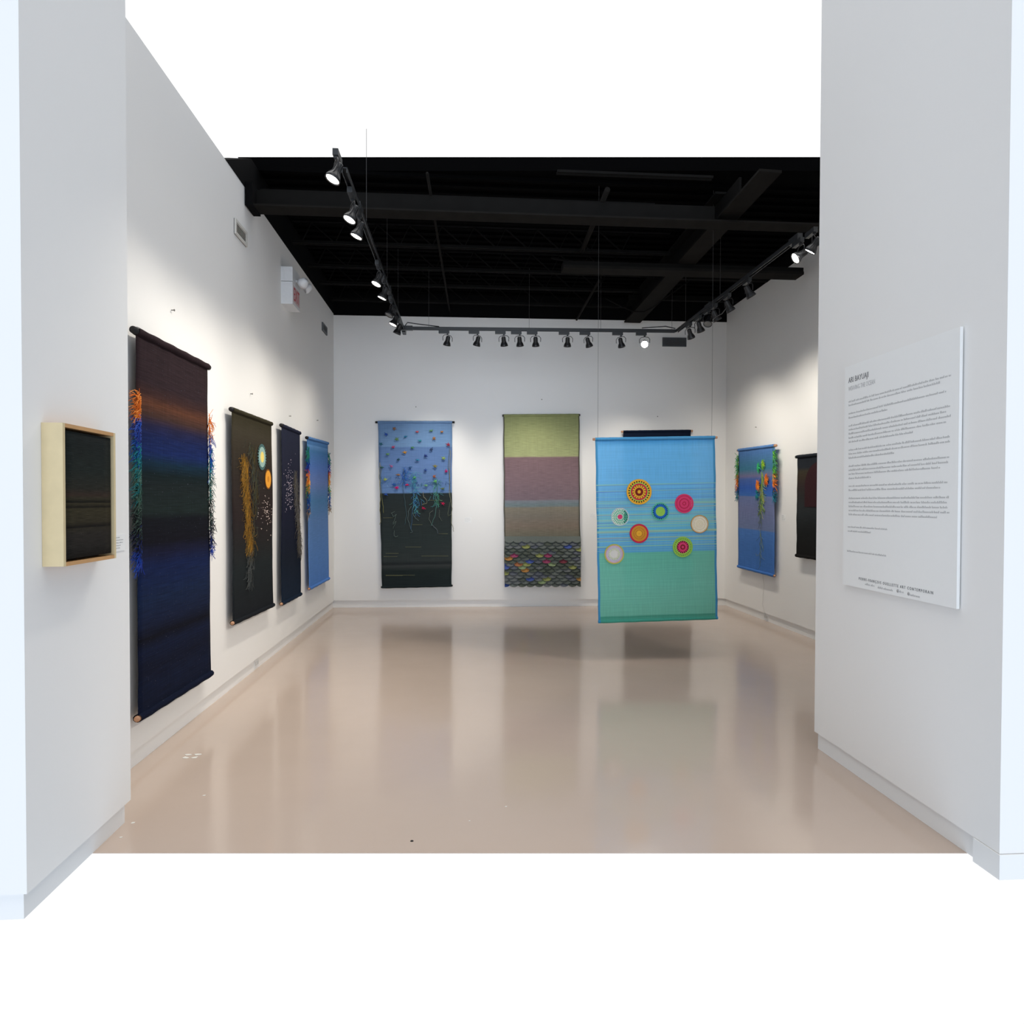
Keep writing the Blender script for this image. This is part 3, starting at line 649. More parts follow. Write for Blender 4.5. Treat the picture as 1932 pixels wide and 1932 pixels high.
stream(t5, q, [(.34, .27), (.36, .33), (.36, .38)], 50, .03, [(40, 90, 180), (60, 120, 200)], .07, 33, 'yarn_tuft', .002)
stream(t5, q, [(.8, .33), (.79, .42), (.80, .5)], 50, .03, [(90, 170, 130), (90, 150, 160)], .08, 34, 'yarn_tuft', .002)

# --- 6: green and mauve with cloth scales
M6 = cloth('green mauve grey weave', [(0, (136, 142, 98)), (.245, (156, 162, 118)), (.252, (160, 162, 122)), (.255, (124, 102, 106)), (.4, (126, 106, 112)), (.505, (124, 108, 116)), (.51, (126, 130, 138)), (.535, (112, 128, 132)), (.548, (120, 126, 126)), (.55, (132, 126, 112)), (.6, (126, 120, 110)), (.66, (128, 116, 104)), (.7, (120, 114, 100)), (.74, (110, 110, 98)), (.76, (92, 94, 84)), (.78, (40, 42, 38)), (1, (34, 38, 36))], .14, .06, side=((84, 84, 74), .012), su=9)
t6, q = hanging(back, 'woven_tapestry', 'back wall tapestry of green, mauve and grey with overlapping cloth scales below', ((949.5, 782), (1093, 781), (952, 1103), (1095, 1101)), M6, d=.05, rr=.016, top=(.012, DARKROD), bot=None, seed=6, nu=24, nv=80)
x0, z0 = loc(q, 952.5, 1107, t=t6); x1, z1 = loc(q, 1094.5, 1105, t=t6); _, zt = loc(q, 1020, 1018, t=t6)
rows = 16; cols = 9; pw = (x1-x0)/cols; ph_ = (zt-z0)/rows
grey = [(98, 104, 100), (86, 92, 88), (102, 106, 106), (80, 86, 78), (90, 94, 102), (76, 82, 76)]
bright = [(72, 88, 150), (168, 120, 66), (140, 144, 88), (46, 66, 124), (160, 104, 70), (146, 66, 96), (132, 148, 110), (170, 128, 70), (116, 56, 66), (72, 88, 150), (140, 144, 88)]
rnd = random.Random(5); parts = []; rest = {}
for r_ in range(rows):
    odd = r_ % 2
    for c_ in range(cols+odd):
        cx_ = x0+(c_+.5-.5*odd+.12*math.sin(r_*1.7))*pw; zbm = zt-(r_+1)*ph_
        xa, xb = max(x0-.004, cx_-pw*.56), min(x1+.004, cx_+pw*.56)
        if xb-xa < pw*.3: continue
        col = grey[0] if r_ == 0 else rnd.choice(bright) if (rnd.random() < .18 and r_ > 1) else rnd.choice(grey)
        g = MB(); vs = []; M = 12; hgt = ph_*2.1; ybase = -.016
        for k in range(M+1):
            a_ = math.pi*k/M; xx = cx_-math.cos(a_)*pw*.56; xx = max(xa, min(xb, xx)); dz = math.sin(a_)
            vs.append((xx, ybase-.006-.030*dz**.7, zbm+ph_*1.0*(1-dz)+rnd.uniform(-.001, .001)))
        top = [(vs[k][0], ybase+.009, zbm+hgt) for k in range(M+1)]
        bk = [(x, y+.004, z) for x, y, z in vs]; tb = [(x, y+.004, z) for x, y, z in top]
        V = vs+top+bk+tb; n_ = M+1; fs = []
        for k in range(M): fs += [(k, k+1, n_+k+1, n_+k), (2*n_+k+1, 2*n_+k, 3*n_+k, 3*n_+k+1), (k+1, k, 2*n_+k, 2*n_+k+1), (n_+k, n_+k+1, 3*n_+k+1, 3*n_+k)]
        g.add(V, fs, 0, None, False); parts.append((r_, g, col))
parts.sort(key=lambda p: -p[0]); g2 = MB(); c2 = []
for i, (r_, g, col) in enumerate(parts):
    if i < 98: g.build('cloth_scale', yarn(col), t6)
    else:
        if col not in c2: c2.append(col)
        g2.add(g.v, g.f, c2.index(col))
o = g2.build('cloth_scales', [yarn(c) for c in c2], t6); o['kind'] = 'stuff'

# --- 7: dark one behind the hanging one
M7 = cloth('midnight weave', [(0, (18, 28, 48)), (.5, (22, 30, 44)), (1, (24, 28, 34))], .1, .05)
t7, q = hanging(back, 'woven_tapestry', 'midnight blue tapestry mostly hidden behind the hanging turquoise one', ((1176, 812.5), (1303, 811), (1179, 1106), (1304, 1104)), M7, d=.05, rr=.016, top=(.03, WOOD), seed=7)

# --- 9: right wall blue
M9 = cloth('blue violet weave', [(p_, tuple(min(255, x*1.04+6) for x in c_)) for p_, c_ in [(0, (84, 124, 178)), (.05, (72, 112, 166)), (.12, (66, 112, 150)), (.18, (58, 112, 138)), (.215, (92, 110, 140)), (.235, (110, 106, 140)), (.26, (70, 96, 158)), (.33, (50, 88, 168)), (.395, (58, 100, 168)), (.40, (98, 112, 154)), (.5, (104, 112, 150)), (.66, (100, 114, 150)), (.67, (70, 112, 176)), (.8, (62, 104, 168)), (1, (60, 104, 170))]], .1, .12)
t9, q = hanging(right, 'woven_tapestry', 'blue right wall tapestry with green and orange yarn flowers and shaggy edges', ((1394, 847), (1462, 838), (1393, 1071), (1461, 1089)), M9, d=.06, rr=.018, top=(.03, WOOD), seed=8)
bands = [(.05, .25, [(110, 190, 60), (80, 160, 80), (70, 140, 130)]), (.22, .32, [(236, 140, 50), (220, 120, 50)]), (.31, .36, [(40, 90, 170), (60, 60, 90)]), (.35, .42, [(40, 130, 140), (50, 110, 150)])]
fringe(t9, lambda v: lerp(q[0], q[2], v), -1, bands, 260, .085, .003, 15)
fringe(t9, lambda v: lerp(q[1], q[3], v), 1, bands, 330, .085, .003, 16)
def tuft(t, q, u, v, r, cols, n, seed, name, sq=1.0):
    rnd = random.Random(seed); g = MB(); c0 = onq(q, u, v)
    for _ in range(n):
        a_ = rnd.uniform(0, 6.28); l = r*rnd.uniform(.3, 1)
        g.tube([(c0[0], -.012, c0[1]), (c0[0]+math.cos(a_)*l*.5, -.03, c0[1]+math.sin(a_)*l*.6*sq), (c0[0]+math.cos(a_)*l, -.02, c0[1]+math.sin(a_)*l*sq-.01)], [.003, .004, .0015], 3, rnd.randrange(len(cols)), cap=False)
    return g.build(name, [yarn(c) for c in cols], t)
tuft(t9, q, .62, .165, .06, [(60, 190, 130), (70, 180, 110)], 60, 1, 'yarn_flower', 1.4)
tuft(t9, q, .74, .14, .06, [(170, 200, 60), (110, 180, 60)], 60, 2, 'yarn_flower', 1.5)
tuft(t9, q, .60, .30, .065, [(240, 150, 60), (230, 120, 40)], 90, 3, 'yarn_flower', 1.4)
tuft(t9, q, .83, .265, .065, [(240, 150, 60), (226, 110, 40)], 90, 4, 'yarn_flower', 1.4)
tuft(t9, q, .58, .38, .06, [(50, 150, 150), (40, 120, 150)], 50, 5, 'yarn_flower', 1.5)
stream(t9, q, [(.70, .2), (.70, .32), (.68, .5)], 70, .012, [(120, 150, 70), (96, 140, 80), (150, 156, 90)], .14, 41, 'yarn_stem', .0026)
stream(t9, q, [(.68, .5), (.67, .7), (.67, .9)], 26, .008, [(96, 124, 120), (110, 126, 110)], .14, 42, 'yarn_stem', .002)
# cord from it to the wall socket
P = [right.hit(x, y, .03) for x, y in ((1439, 1085), (1439, 1105), (1437, 1122), (1436, 1140), (1439, 1152), (1443, 1161))]
tag(MB().tube([right.w(u, z, .012 if i else .03) for i, (u, z) in enumerate(P)], .0022, 5).build('power_cord', simple('white cord', (206, 204, 200), .5)), 'thin white cord hanging from the right wall tapestry down to the socket', 'cord')

# --- 10: dark one cut by the partition
M10 = cloth('dark glow weave', [(0, (34, 38, 44)), (.13, (38, 42, 48)), (.16, (58, 54, 44)), (.2, (60, 52, 42)), (.3, (52, 44, 42)), (.4, (46, 44, 44)), (.55, (44, 48, 50)), (.75, (32, 34, 34)), (1, (28, 27, 26))], .14, .08)
t10, q = hanging(right, 'woven_tapestry', 'dark right wall tapestry partly hidden by the right partition, with a dim red arch', ((1505, 859), (1580, 851), (1503, 1051), (1578, 1062)), M10, d=.06, rr=.018, top=(.03, DARKROD), bot=(.01, DARKROD), seed=9)
MA = simple('dim maroon weave', (54, 32, 36), .9, .1, .2, 60)
g = MB(); vs = []; c = onq(q, .58, .31)
for k in range(25):
    a_ = math.pi*k/24; vs.append((c[0]-math.cos(a_)*.26, c[1]+math.sin(a_)*.26))
vs = [(c[0]-.26, c[1]-.22)]+vs+[(c[0]+.26, c[1]-.22)]; n_ = len(vs)
g.add([(x, -.013, z) for x, z in vs]+[(x, -.009, z) for x, z in vs], [tuple(reversed(range(n_))), tuple(range(n_, 2*n_))]+[(i, (i+1) % n_, n_+(i+1) % n_, n_+i) for i in range(n_)])
g.build('woven_arch', MA, t10)

# --- 8: turquoise panel hanging free in the room
HD = 5.80
hf = Frame(0, HD, 0.0)
TLp, TRp, BLp, BRp = (1123, 826), (1349, 822.5), (1129, 1176), (1354, 1168.5)
SIDE = (66, 152, 200)
M8 = cloth('sheer turquoise weave', [(0, (74, 158, 212)), (.025, (80, 162, 216)), (.055, (112, 186, 232)), (.255, (116, 190, 234)), (.35, (110, 184, 226)), (.45, (114, 194, 222)), (.56, (106, 182, 224)), (.622, (96, 172, 218)), (.627, (112, 192, 172)), (.8, (122, 198, 180)), (.965, (118, 194, 174)), (.972, (66, 154, 134)), (.98, (80, 168, 148)), (1, (80, 170, 152))],
    .06, .06, transp=.17, side=(SIDE, .018), su=2, sv=150, lines=[(.252, .62, 210, .57, (150, 204, 178), 41.3), (.252, .62, 230, .60, (98, 132, 204), 77.7), (.36, .60, 130, .64, (180, 200, 166), 13.1), (.40, .5, 160, .6, (140, 206, 196), 63.1)])
LACE = lambda c: None
q = [hf.hit(*p, 0) for p in (TLp, TRp, BLp, BRp)]
cxx = (q[0][0]+q[1][0])/2; czz = min(q[2][1], q[3][1])
t8 = thing('hanging_tapestry', 'turquoise and blue sheer panel with round lace discs, hanging free on two wires', 'tapestry', (cxx, HD, czz), 0)
ql = [(x-cxx, z-czz) for x, z in q]
def hl(px, py): u, z = hf.hit(px, py, 0); return u-cxx, z-czz
discs = [('A', 1205.5, 928, 24.0), ('B', 1169.5, 975, 17.5), ('C', 1245.6, 965, 16.5), ('D', 1290.5, 950, 18.5), ('E', 1319.5, 988.7, 17.5), ('F', 1205.5, 1006.5, 18.5), ('G', 1287.7, 1032, 19.0), ('H', 1158.7, 1045.3, 18.5)]
holes = []; DD = {}
for k_, px, py, pr_ in discs:
    x, z = hl(px, py); r_ = pr_/F*HD*.995; DD[k_] = (x, z, r_); holes.append((x, z, r_*.91))
tl, tr, bl, br = ql
sheet([(tl[0], tl[1]), (tr[0], tr[1]), bl, br], 0, 110, 170, wob=.0015, th=.0012, holes=holes, edge=.0015, seed=11).build('cloth', M8, t8)
def sheer(name, c, tr_=.0, tl_=.45):
    mt, nt, b = newmat(name); col = lin(c)
    nz = N(nt, 'ShaderNodeTexNoise'); nz.inputs['Scale'].default_value = 300; tc = N(nt, 'ShaderNodeTexCoord'); nt.links.new(tc.outputs['Object'], nz.inputs['Vector'])
    mx = N(nt, 'ShaderNodeMix', data_type='RGBA'); nt.links.new(nz.outputs['Fac'], mx.inputs[0]); mx.inputs[6].default_value = tuple(x*.85 for x in col[:3])+(1,); mx.inputs[7].default_value = tuple(min(1, x*1.1) for x in col[:3])+(1,)
    nt.links.new(mx.outputs[2], b.inputs['Base Color']); b.inputs['Roughness'].default_value = .9; b.inputs['Specular IOR Level'].default_value = .1
    o = nt.nodes['Material Output']; tl__ = N(nt, 'ShaderNodeBsdfTranslucent'); nt.links.new(mx.outputs[2], tl__.inputs[0])
    x1_ = N(nt, 'ShaderNodeMixShader'); x1_.inputs[0].default_value = tl_; nt.links.new(b.outputs[0], x1_.inputs[1]); nt.links.new(tl__.outputs[0], x1_.inputs[2])
    t_ = N(nt, 'ShaderNodeBsdfTransparent'); x2_ = N(nt, 'ShaderNodeMixShader'); x2_.inputs[0].default_value = tr_
    nt.links.new(x1_.outputs[0], x2_.inputs[1]); nt.links.new(t_.outputs[0], x2_.inputs[2]); nt.links.new(x2_.outputs[0], o.inputs[0])
    return mt
S = lambda n, c, tr_=0, tl_=.3: sheer('lace '+n, c, tr_, tl_)
yel, red, pink, teal, blu, grn, mar, cream, lil, wht = S('yellow', (236, 180, 60)), S('red', (206, 50, 80)), S('pink', (222, 70, 120)), S('teal', (70, 186, 176)), S('blue', (44, 112, 196)), S('green', (158, 206, 92)), S('maroon', (130, 44, 40)), S('cream', (252, 240, 214), .5, .6), S('lilac', (214, 210, 236), .45, .6), S('white', (244, 246, 246), .55, .6)
gor = S('gold', (214, 150, 56)); mint = S('mint', (110, 206, 180), .3, .4); palepink = S('pale pink', (238, 190, 206), .3, .5)
def ld(key, label, mats, rings):
    x, z, r_ = DD[key]; o = lace_disc(t8, x, z, r_, -.0085, mats, rings, 'lace_disc', .0035, 56); o['label'] = label
ld('A', 'largest lace disc, yellow with a maroon ring', [yel, red, mar, grn, teal], [(0, .14, 0, 0), (.14, .33, 2, 0), (.33, .40, 0, 0), (.40, .56, 0, -16), (.56, .68, 1, 0), (.68, .76, 3, 0), (.76, .88, 0, 26), (.88, 1.02, 0, 0)])
ld('B', 'small lace disc with a pink centre', [wht, pink, mint], [(0, .26, 1, 0), (.26, .40, 2, 14), (.40, .48, 2, 0), (.48, .64, 2, 20), (.64, .70, 2, 0), (.70, .88, 2, 26), (.88, 1.0, 0, 0)])
ld('C', 'small lace disc, blue around light green', [grn, blu, mint], [(0, .56, 0, 0), (.56, .74, 1, 0), (.74, .86, 1, -24), (.86, .93, 2, 24), (.93, 1.05, 2, 0)])
ld('D', 'pink lace disc', [pink, red], [(0, .12, 0, 0), (.12, .2, 1, -10), (.2, .46, 0, 0), (.46, .54, 1, -24), (.54, .78, 0, 0), (.78, .84, 1, -36), (.84, 1.0, 0, 0)])
ld('E', 'cream lace disc with a thin gold rim', [cream, gor], [(0, .1, 0, 0), (.1, .2, 0, -8), (.2, .45, 0, 0), (.45, .55, 0, 24), (.55, .70, 0, 0), (.70, .80, 0, 30), (.80, .93, 0, 0), (.93, 1.0, 1, 0)])
ld('F', 'golden lace disc with a pink rim', [gor, red, yel], [(0, .05, 2, 8), (.05, .3, 2, 0), (.3, .38, 0, -14), (.38, .54, 0, 0), (.54, .62, 0, -26), (.62, .82, 0, 0), (.82, 1.0, 1, 0)])
ld('G', 'green lace disc with a pink centre', [grn, pink, mar], [(0, .14, 1, 0), (.14, .26, 2, 0), (.26, .46, 1, 0), (.46, .64, 1, 18), (.64, .78, 0, 0), (.78, .90, 0, -28), (.90, 1.04, 0, 0)])
ld('H', 'white and lilac lace disc with a yellow rim', [wht, lil, palepink, S('pale green', (206, 222, 190), .4, .5), S('olive', (196, 196, 84))], [(0, .36, 0, 0), (.36, .44, 0, 20), (.44, .62, 3, -20), (.62, .84, 1, 0), (.84, .93, 2, 0), (.93, 1.04, 4, 0)])
rr = .014
hem((tl[0], tl[1]-rr), (tr[0], tr[1]-rr), rr*1.15, .003, .003, .02).build('top_hem', M8, t8)
rod((tl[0], tl[1]-rr), (tr[0], tr[1]-rr), rr*.85, .003, .022, WOOD, 'top_rod', t8)
hem((bl[0], bl[1]+rr), (br[0], br[1]+rr), rr*1.1, .003, .995, .975).build('bottom_hem', M8, t8)
for px in (1128, 1343):
    x, z = hl(px, 825); MB().tube([(x, .003, z-.01), (x, .003, DECKZ-czz)], .0012, 4).build('suspension_wire', WIRE, t8)

# ------------------------------------------------------------------ framed picture on the left partition
FM = simple('pale ash wood', (214, 196, 156), .5, .3, .08, 20)
FM2 = simple('warm ash wood edge', (196, 152, 104), .5, .3, .08, 20)
MP = cloth('black thread weave', [(0, (28, 33, 33)), (.3, (32, 38, 36)), (.45, (40, 40, 35)), (.5, (52, 42, 36)), (.53, (50, 47, 36)), (.56, (18, 18, 16)), (.57, (56, 52, 38)), (.6, (22, 20, 18)), (.61, (54, 50, 36)), (.72, (50, 46, 35)), (.76, (20, 18, 18)), (.77, (46, 43, 35)), (.82, (42, 39, 36)), (1, (33, 32, 30))], .4, .06, spots=(.79, (120, 122, 116)))
fd = .075
u0_, zt0 = jl.hit(118, 797.5, fd); u1_, _ = jl.hit(217.5, 814, fd); _, zb0 = jl.hit(118, 1069.5, fd)
fw, fh = u1_-u0_, zt0-zb0
t = thing('framed_picture', 'dark woven picture in a deep pale wooden frame on the left partition', 'framed picture', jl.w((u0_+u1_)/2, zb0, 0), jl.a)
e = .014; x0, x1 = -fw/2, fw/2
MB().box(x0, x0+e, -fd, 0, 0, fh).build('frame_side', FM, t); MB().box(x1-e, x1, -fd, 0, 0, fh).build('frame_side', FM, t)
MB().box(x0+e, x1-e, -fd, 0, fh-e, fh).build('frame_rail', FM2, t); MB().box(x0+e, x1-e, -fd, 0, 0, e).build('frame_rail', FM2, t)
MB().box(x0+e, x1-e, -.012, 0, e, fh-e).build('backing', DARKROD, t)
sheet([(x0+e+.01, fh-e-.01), (x1-e-.01, fh-e-.01), (x0+e+.01, e+.01), (x1-e-.01, e+.01)], -fd+.008, 6, 12, wob=0, th=.02, edge=0).build('woven_panel', MP, t)

# ------------------------------------------------------------------ small things on the walls
def vent(fr, x0p, x1p, y0p, y1p, ybx, label, fmat, n, grid=False):
    a_ = fr.hit(x0p, y0p, .01); b_ = fr.hit(x0p, y1p, .01); c_ = fr.hit(x1p, ybx, .01)
    w_, h_ = c_[0]-a_[0], a_[1]-b_[1]
    t = thing('wall_vent', label, 'vent', fr.w(a_[0]+w_/2, b_[1], 0), fr.a)
    e = .022 if not grid else .008
    MB().box(-w_/2, w_/2, -.004, 0, 0, h_).build('vent_backing', VENTD, t)
    f_ = MB().box(-w_/2, w_/2, -.016, -.004, 0, e).box(-w_/2, w_/2, -.016, -.004, h_-e, h_).box(-w_/2, -w_/2+e, -.016, -.004, e, h_-e).box(w_/2-e, w_/2, -.016, -.004, e, h_-e); f_.build('vent_frame', fmat, t)
    s_ = MB()
    for i in range(n):
        z = e+(h_-2*e)*(i+.5)/n; hh = (h_-2*e)/n*.28
        s_.add([(-w_/2+e, -.014, z-hh), (w_/2-e, -.014, z-hh), (w_/2-e, -.006, z+hh), (-w_/2+e, -.006, z+hh), (-w_/2+e, -.012, z-hh-.002), (w_/2-e, -.012, z-hh-.002), (w_/2-e, -.005, z+hh-.002), (-w_/2+e, -.005, z+hh-.002)],
               [(0, 1, 2, 3), (7, 6, 5, 4), (0, 4, 5, 1), (2, 6, 7, 3)])
    s_.build('vent_slats', fmat, t)
    if grid:
        g_ = MB()
        for i in range(1, 20): x = -w_/2+w_*i/20; g_.box(x-.0025, x+.0025, -.016, -.012, e, h_-e)
        g_.build('vent_bars', fmat, t)
vent(left, 443.5, 466, 411, 440, 455, 'white slatted vent high on the left wall near the front cross beam', VENTW, 6)
vent(left, 608.5, 617, 607.5, 623, 620, 'small grey vent high on the left wall beside the back corner', GREYVENT, 6)
vent(back, 1250, 1295, 636.5, 653.5, 645, 'long grey grille high on the back wall under the track corner', GREYVENT, 6, True)

for i, (fr, px, py, lb) in enumerate(((left, 323, 585, 'small grey nail above the largest dark tapestry'), (left, 472, 743, 'small nail above the brown tapestry'), (left, 545, 785, 'small nail above the narrow navy tapestry'), (left, 597, 793, 'small nail above the light blue left wall tapestry'),
        (back, 785, 768, 'small nail above the tapestry with stitched stars'), (back, 1022, 754, 'small nail above the green and mauve tapestry'), (back, 1240, 786, 'small nail above the midnight blue tapestry'), (right, 1428, 806, 'small nail above the blue right wall tapestry'))):
    u, z = fr.hit(px, py); p = fr.w(u, z, 0)
    o = MB().tube([(0, -.018, 0), (0, -.002, 0)], .003, 8).tube([(0, -.021, 0), (0, -.018, 0)], .007, 10).build('nail', NAIL); o.location = p; o.rotation_euler = (0, 0, fr.a)
    tag(o, lb, 'nail', 'nails above the tapestries')
def words(g, x0, x1, z, h, y, rnd, mi=0):
    x = x0
    while x < x1-.004:
        w_ = min(rnd.uniform(.4, 1.5)*h*3, x1-x); xx = x
        while xx < x+w_:
            hh = h*rnd.choice((.62, .62, .65, 1.0)); g.box(xx, min(xx+h*.26, x1), y-.0006, y, z, z+hh); xx += h*.54
        x += w_+h*.5
for fr, px, py, lb in ((back, 883, 981, 'small white caption label right of the stitched stars tapestry'), (back, 1119, 973, 'small white caption label between the mauve tapestry and the hanging panel'), (right, 1479, 977, 'small white caption label between the two right wall tapestries'), (jl, 224, 1025, 'small white caption label beside the framed picture')):
    u, z = fr.hit(px, py); t = thing('caption_label', lb, 'label', fr.w(u, z-.035, 0), fr.a, 'caption labels beside the works')
    MB().box(-.05, .05, -.0025, 0, 0, .075).build('card', BOARD, t)
    g = MB(); rnd = random.Random(px)
    for k in range(5): words(g, -.044, -.044+.088*rnd.uniform(.5, 1), .060-k*.012, .0045, -.0026, rnd)
    g.build('caption_text', INKL, t)
# wall sockets in the base
for fr, px, py, lb in ((left, 483, 1254, 'white double wall socket low on the left wall base'), (right, 1446, 1165.5, 'white double wall socket low on the right wall base')):
    u, z = fr.hit(px, py, -.02); t = thing('wall_socket', lb, 'wall socket', fr.w(u, .018, -.02), fr.a, 'wall sockets in the base')
    MB().box(-.055, .055, -.006, 0, 0, .07).build('cover_plate', WHITEPL, t)
    for s_ in (-.025, .025): MB().box(s_-.017, s_+.017, -.009, -.006, .02, .05).box(s_-.007, s_-.004, -.0095, -.009, .03, .042).box(s_+.004, s_+.007, -.0095, -.009, .03, .042).build('receptacle', simple('socket face', (200, 200, 198), .4), t)

# ------------------------------------------------------------------ text as mesh
def text_obj(s, size, x, z, y, mat, parent, name, align='LEFT', width=None, space=1.0):
    cu = bpy.data.curves.new(name, 'FONT'); cu.body = s; cu.size = size; cu.align_x = align; cu.extrude = .0006; cu.resolution_u = 3; cu.space_character = space
    o = bpy.data.objects.new(name, cu); C.objects.link(o); bpy.context.view_layer.update()
    me = bpy.data.meshes.new_from_object(o.evaluated_get(bpy.context.evaluated_depsgraph_get())); bpy.data.objects.remove(o)
    xs = [v.co.x for v in me.vertices]; w_ = max(xs)-min(xs); sc = (width/w_) if width else 1; mn = min(xs)
    for v in me.vertices:
        a_, b_, c_ = v.co; v.co = ((x+(a_-mn)*sc) if width else x+a_, y-c_, z+b_)
    me.materials.clear(); me.materials.append(mat)
    o = bpy.data.objects.new(name, me); C.objects.link(o); o.parent = parent; return o

# ------------------------------------------------------------------ exit sign
u, zt0 = left.hit(553, 503, .12); _, zb0 = left.hit(553, 573, .12)
A = left.hit(541, 498, 0); B = left.hit(541, 565, 0); U1, _ = left.hit(567, 555, .12)
ub_ = u; w_ = U1-u; hz = zt0-zb0
t = thing('exit_sign', 'white box exit sign with red letters and two small emergency lamps', 'exit sign', left.w(ub_+w_/2, zb0, 0), left.a)
MB().box(-w_/2, w_/2, -.115, 0, 0, hz*.60).build('sign_box', WHITEPL, t)
MB().box(-w_/2, w_/2, -.115, 0, hz*.615, hz).build('battery_box', WHITEPL, t)
MB().box(-w_/2+.02, w_/2-.02, -.1165, -.115, .03, hz*.60-.03).build('sign_face', simple('sign face', (206, 190, 192), .5), t)
text_obj('EXIT', (hz*.60-.09)/.70, -w_/2+.04, .05, -.1172, RED, t, 'exit_letters', width=w_-.08)
HC = simple('emergency lamp glass', (196, 202, 206), .2, .7)
for k, s_ in enumerate((-.02, .13)):
    h_ = MB(); M_ = Matrix.Rotation(R(62), 4, 'X') @ Matrix.Rotation(R(20 if k else -35), 4, 'Y')
    h_.lathe([(0, .05), (.03, .045), (.052, .0), (.055, -.03), (.0, -.026)], 18)
    h_.v = [tuple((M_ @ Vector(v))+Vector((s_, -.19, hz*.68))) for v in h_.v]
    h_.tube([(s_, -.11, hz*.72), (s_, -.16, hz*.70)], .014, 8)
    hd = h_.build('emergency_lamp', WHITEPL, t)
    l_ = MB(); l_.lathe([(.0, -.031), (.044, -.032)], 18); l_.v = [tuple((M_ @ Vector(v))+Vector((s_, -.19, hz*.68))) for v in l_.v]; l_.build('lamp_glass', HC, hd)

# ------------------------------------------------------------------ information panel
pd = .02
TL = jr.hit(1592, 690, pd); TR = jr.hit(1810, 622, pd); BLh = jr.hit(1592, 1102, pd); BRh = jr.hit(1806, 1150, pd)
ua, ub_ = (TL[0]+BLh[0])/2, (TR[0]+BRh[0])/2; zt_ = (TL[1]+TR[1])/2; zb_ = (BLh[1]+BRh[1])/2
cu_ = (ua+ub_)/2; t = thing('information_panel', 'tall white exhibition text panel mounted on the right partition', 'sign', jr.w(cu_, zb_, 0), jr.a)
w_, h_ = ub_-ua, zt_-zb_
MB().box(-w_/2, w_/2, -pd, -.006, 0, h_).build('board', BOARD, t)
MB().box(-w_/2+.05, w_/2-.05, -.006, 0, .05, h_-.05).build('mounting_strip', INKL, t)
def pl(px, py): u, z = jr.hit(px, py, pd); return u-cu_, z-zb_
x_, z_ = pl(1601, 723); x2_, _ = pl(1638.5, 712); text_obj('ARI BAYUAJI', .042, x_, z_+.0, -pd-.0005, INKD, t, 'title_text', width=x2_-x_)
x_, z_ = pl(1601, 738); x2_, _ = pl(1651, 722); text_obj('WEAVING THE OCEAN', .034, x_, z_, -pd-.0005, INKL, t, 'subtitle_text', width=x2_-x_)
S7 = lambda x, y: (1540+x/4.83, 600+y/4.83)
S8 = lambda x, y: (1540+x/2.842, 960+y/2.842)
rowsT = [[(765, 1228, 533), (798, 1130, 604)], [(873, 1185, 683), (912, 655, 842)], [(985, 1220, 813), (1020, 1185, 865), (1057, 1230, 903), (1095, 1185, 957), (1132, 880, 1050)], [(1205, 1220, 1090), (1240, 1230, 1135), (1277, 710, 1238)],
    [(1352, 1212, 1277), (1388, 1205, 1323), (1423, 1130, 1376), (1462, 500, 1453)], [(1533, 1195, 1508), (1570, 1128, 1556)], [(1643, 1212, 1647), (1680, 1200, 1692), (1717, 1195, 1734), (1753, 1212, 1783), (1790, 1100, 1826)]]
rnd = random.Random(3)
for para in rowsT:
    g = MB()
    for yl, xr, yr in para:
        xa, za = pl(*S7(297, yl)); xb, _ = pl(*S7(xr, yr)); words(g, xa, xb, za-.004, .0105, -pd-.0002, rnd)
    g.build('paragraph_text', INK, t)
g = MB()
for (xl, yl), xr, yr in (((170, 96), 380, 112), ((170, 118), 293, 127), ((166, 225), 375, 252)):
    xa, za = pl(*S8(xl, yl)); xb, _ = pl(*S8(xr, yr)); words(g, xa, xb, za-.004, .0095, -pd-.0002, rnd)
g.build('note_text', INK, t)
x_, z_ = pl(*S8(229, 380)); x2_, _ = pl(*S8(627, 456)); text_obj('PIERRE-FRAN\u00c7OIS OUELLETTE ART CONTEMPORAIN', .020, x_, z_, -pd-.0005, INKD, t, 'gallery_name_text', width=x2_-x_, space=1.5)
g = MB()
for x0_, x1_, y_ in ((263, 314, 404), (330, 415, 422), (446, 468, 444), (504, 555, 462)):
    xa, za = pl(*S8(x0_, y_)); xb, _ = pl(*S8(x1_, y_)); words(g, xa, xb, za-.004, .011, -pd-.0002, rnd)
for x0_, y_ in ((438, 440), (496, 456)):
    xa, za = pl(*S8(x0_, y_)); g.tube([(xa, -pd, za), (xa, -pd-.0008, za)], .0085, 12)
g.build('footer_text', INK, t)

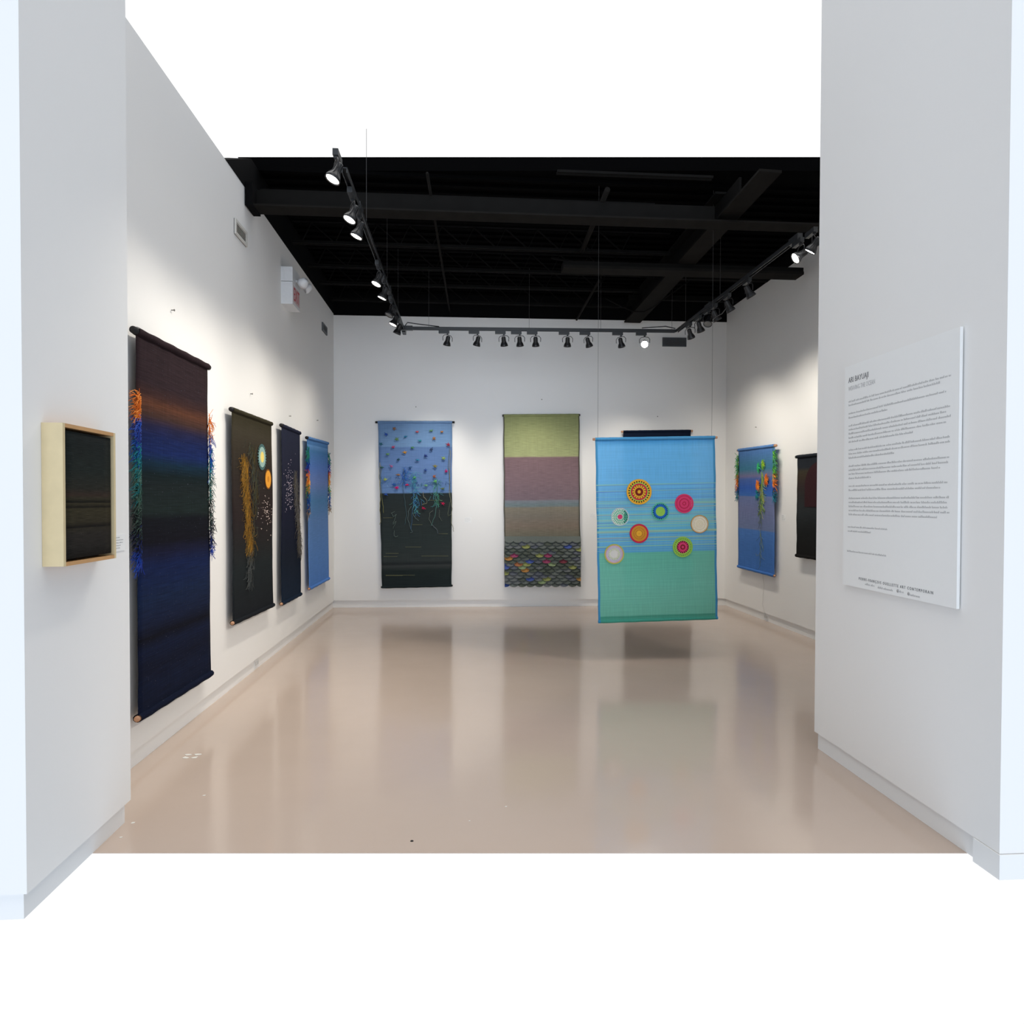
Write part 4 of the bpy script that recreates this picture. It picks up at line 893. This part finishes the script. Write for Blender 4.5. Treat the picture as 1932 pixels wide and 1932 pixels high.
# ------------------------------------------------------------------ marks on the floor
SC = simple('white paint spatter', (224, 222, 216), .6)
for px, py, r_, lb in ((360, 1427, .020, 'larger white paint chip on the floor near the left wall'), (385, 1501, .007, 'tiny white paint chip on the floor below the larger one'), (250, 1553, .011, 'small white paint chip beside the left partition base'), (228, 1580, .007, 'faint pale chip beside the left partition base'), (955, 1522, .006, 'faint thin scratch chip on the floor in the lower middle'), (886, 1549, .005, 'tiny pale dot chip on the floor left of the scratch'), (778, 1587, .008, 'tiny dark chip on the floor at the bottom middle')):
    p = zhit(px, py, 0); g = MB(); rnd = random.Random(px)
    for k in range(4 if r_ > .015 else 1):
        pts = []
        ox, oy = ((k % 2)*.055-.025, (k//2)*.042-.02) if r_ > .015 else (0, 0)
        for j in range(7): a_ = 6.283*j/7; rr_ = r_*rnd.uniform(.5, 1.1); pts.append((ox+rr_*1.2*math.cos(a_), oy+rr_*.8*math.sin(a_)))
        g.prism(pts, 0.0003, .0018)
    o = g.build('paint_chip', DARKROD if px == 778 else SC); o.location = (p.x, p.y, 0); tag(o, lb, 'paint chip', 'paint chips on the floor')

# ------------------------------------------------------------------ daylight
WBACK, WTOP, ZEN = 3.7, .30, 1.75
w = bpy.data.worlds.new('daylight'); bpy.context.scene.world = w; w.use_nodes = True
nt = w.node_tree; bg = nt.nodes['Background']
tc = nt.nodes.new('ShaderNodeTexCoord'); sp3 = nt.nodes.new('ShaderNodeSeparateXYZ'); nt.links.new(tc.outputs['Generated'], sp3.inputs[0])
cr = nt.nodes.new('ShaderNodeValToRGB'); nt.links.new(sp3.outputs[1], cr.inputs[0])
ma = nt.nodes.new('ShaderNodeMath'); ma.operation = 'MULTIPLY_ADD'; ma.inputs[1].default_value = .5; ma.inputs[2].default_value = .5
nt.links.new(sp3.outputs[1], ma.inputs[0]); nt.links.new(ma.outputs[0], cr.inputs[0])
e = cr.color_ramp.elements; tint = (.90, 1.0, 1.14)
e[0].position = 0; e[0].color = tuple(WBACK*t_ for t_ in tint)+(1,)
e[1].position = .81; e[1].color = (1, 1, 1, 1)
for p_, v_ in ((.014, WBACK), (.034, .72), (.09, .66), (.19, .72), (.40, .98), (.49, WTOP), (.74, WTOP)):
    x = e.new(p_); x.color = tuple(v_*t_ for t_ in tint)+(1,)
def mrange(src, a0, a1, b0, b1):
    n = nt.nodes.new('ShaderNodeMapRange'); nt.links.new(src, n.inputs[0])
    for i_, v_ in zip((1, 2, 3, 4), (a0, a1, b0, b1)): n.inputs[i_].default_value = v_
    return n
dim = mrange(sp3.outputs[2], .05, .50, 1, .5); lowy = mrange(sp3.outputs[1], .1, .3, 1, 0)     # added dimming of the high sky behind, keeps the upper walls darker
mm = nt.nodes.new('ShaderNodeMix'); mm.data_type = 'FLOAT'; nt.links.new(lowy.outputs[0], mm.inputs[0]); mm.inputs[2].default_value = 1; nt.links.new(dim.outputs[0], mm.inputs[3])
sc_ = nt.nodes.new('ShaderNodeVectorMath'); sc_.operation = 'SCALE'; nt.links.new(cr.outputs[0], sc_.inputs[0]); nt.links.new(mm.outputs[0], sc_.inputs['Scale'])
zen = mrange(sp3.outputs[2], .68, .82, 0, 1)                    # added overhead boost in the sky, to brighten the floor
zm = nt.nodes.new('ShaderNodeMix'); zm.data_type = 'RGBA'; nt.links.new(zen.outputs[0], zm.inputs[0]); nt.links.new(sc_.outputs[0], zm.inputs[6]); zm.inputs[7].default_value = (ZEN, ZEN*.99, ZEN*.98, 1)
nt.links.new(zm.outputs[2], bg.inputs[0]); bg.inputs[1].default_value = 1.02

vs = bpy.context.scene.view_settings
vs.view_transform = 'Standard'; vs.look = 'None'; vs.exposure = .12; vs.gamma = 1; vs.use_curve_mapping = False
cyc = bpy.context.scene.cycles; cyc.max_bounces = 8; cyc.transparent_max_bounces = 12; cyc.sample_clamp_indirect = 4; cyc.use_denoising = True
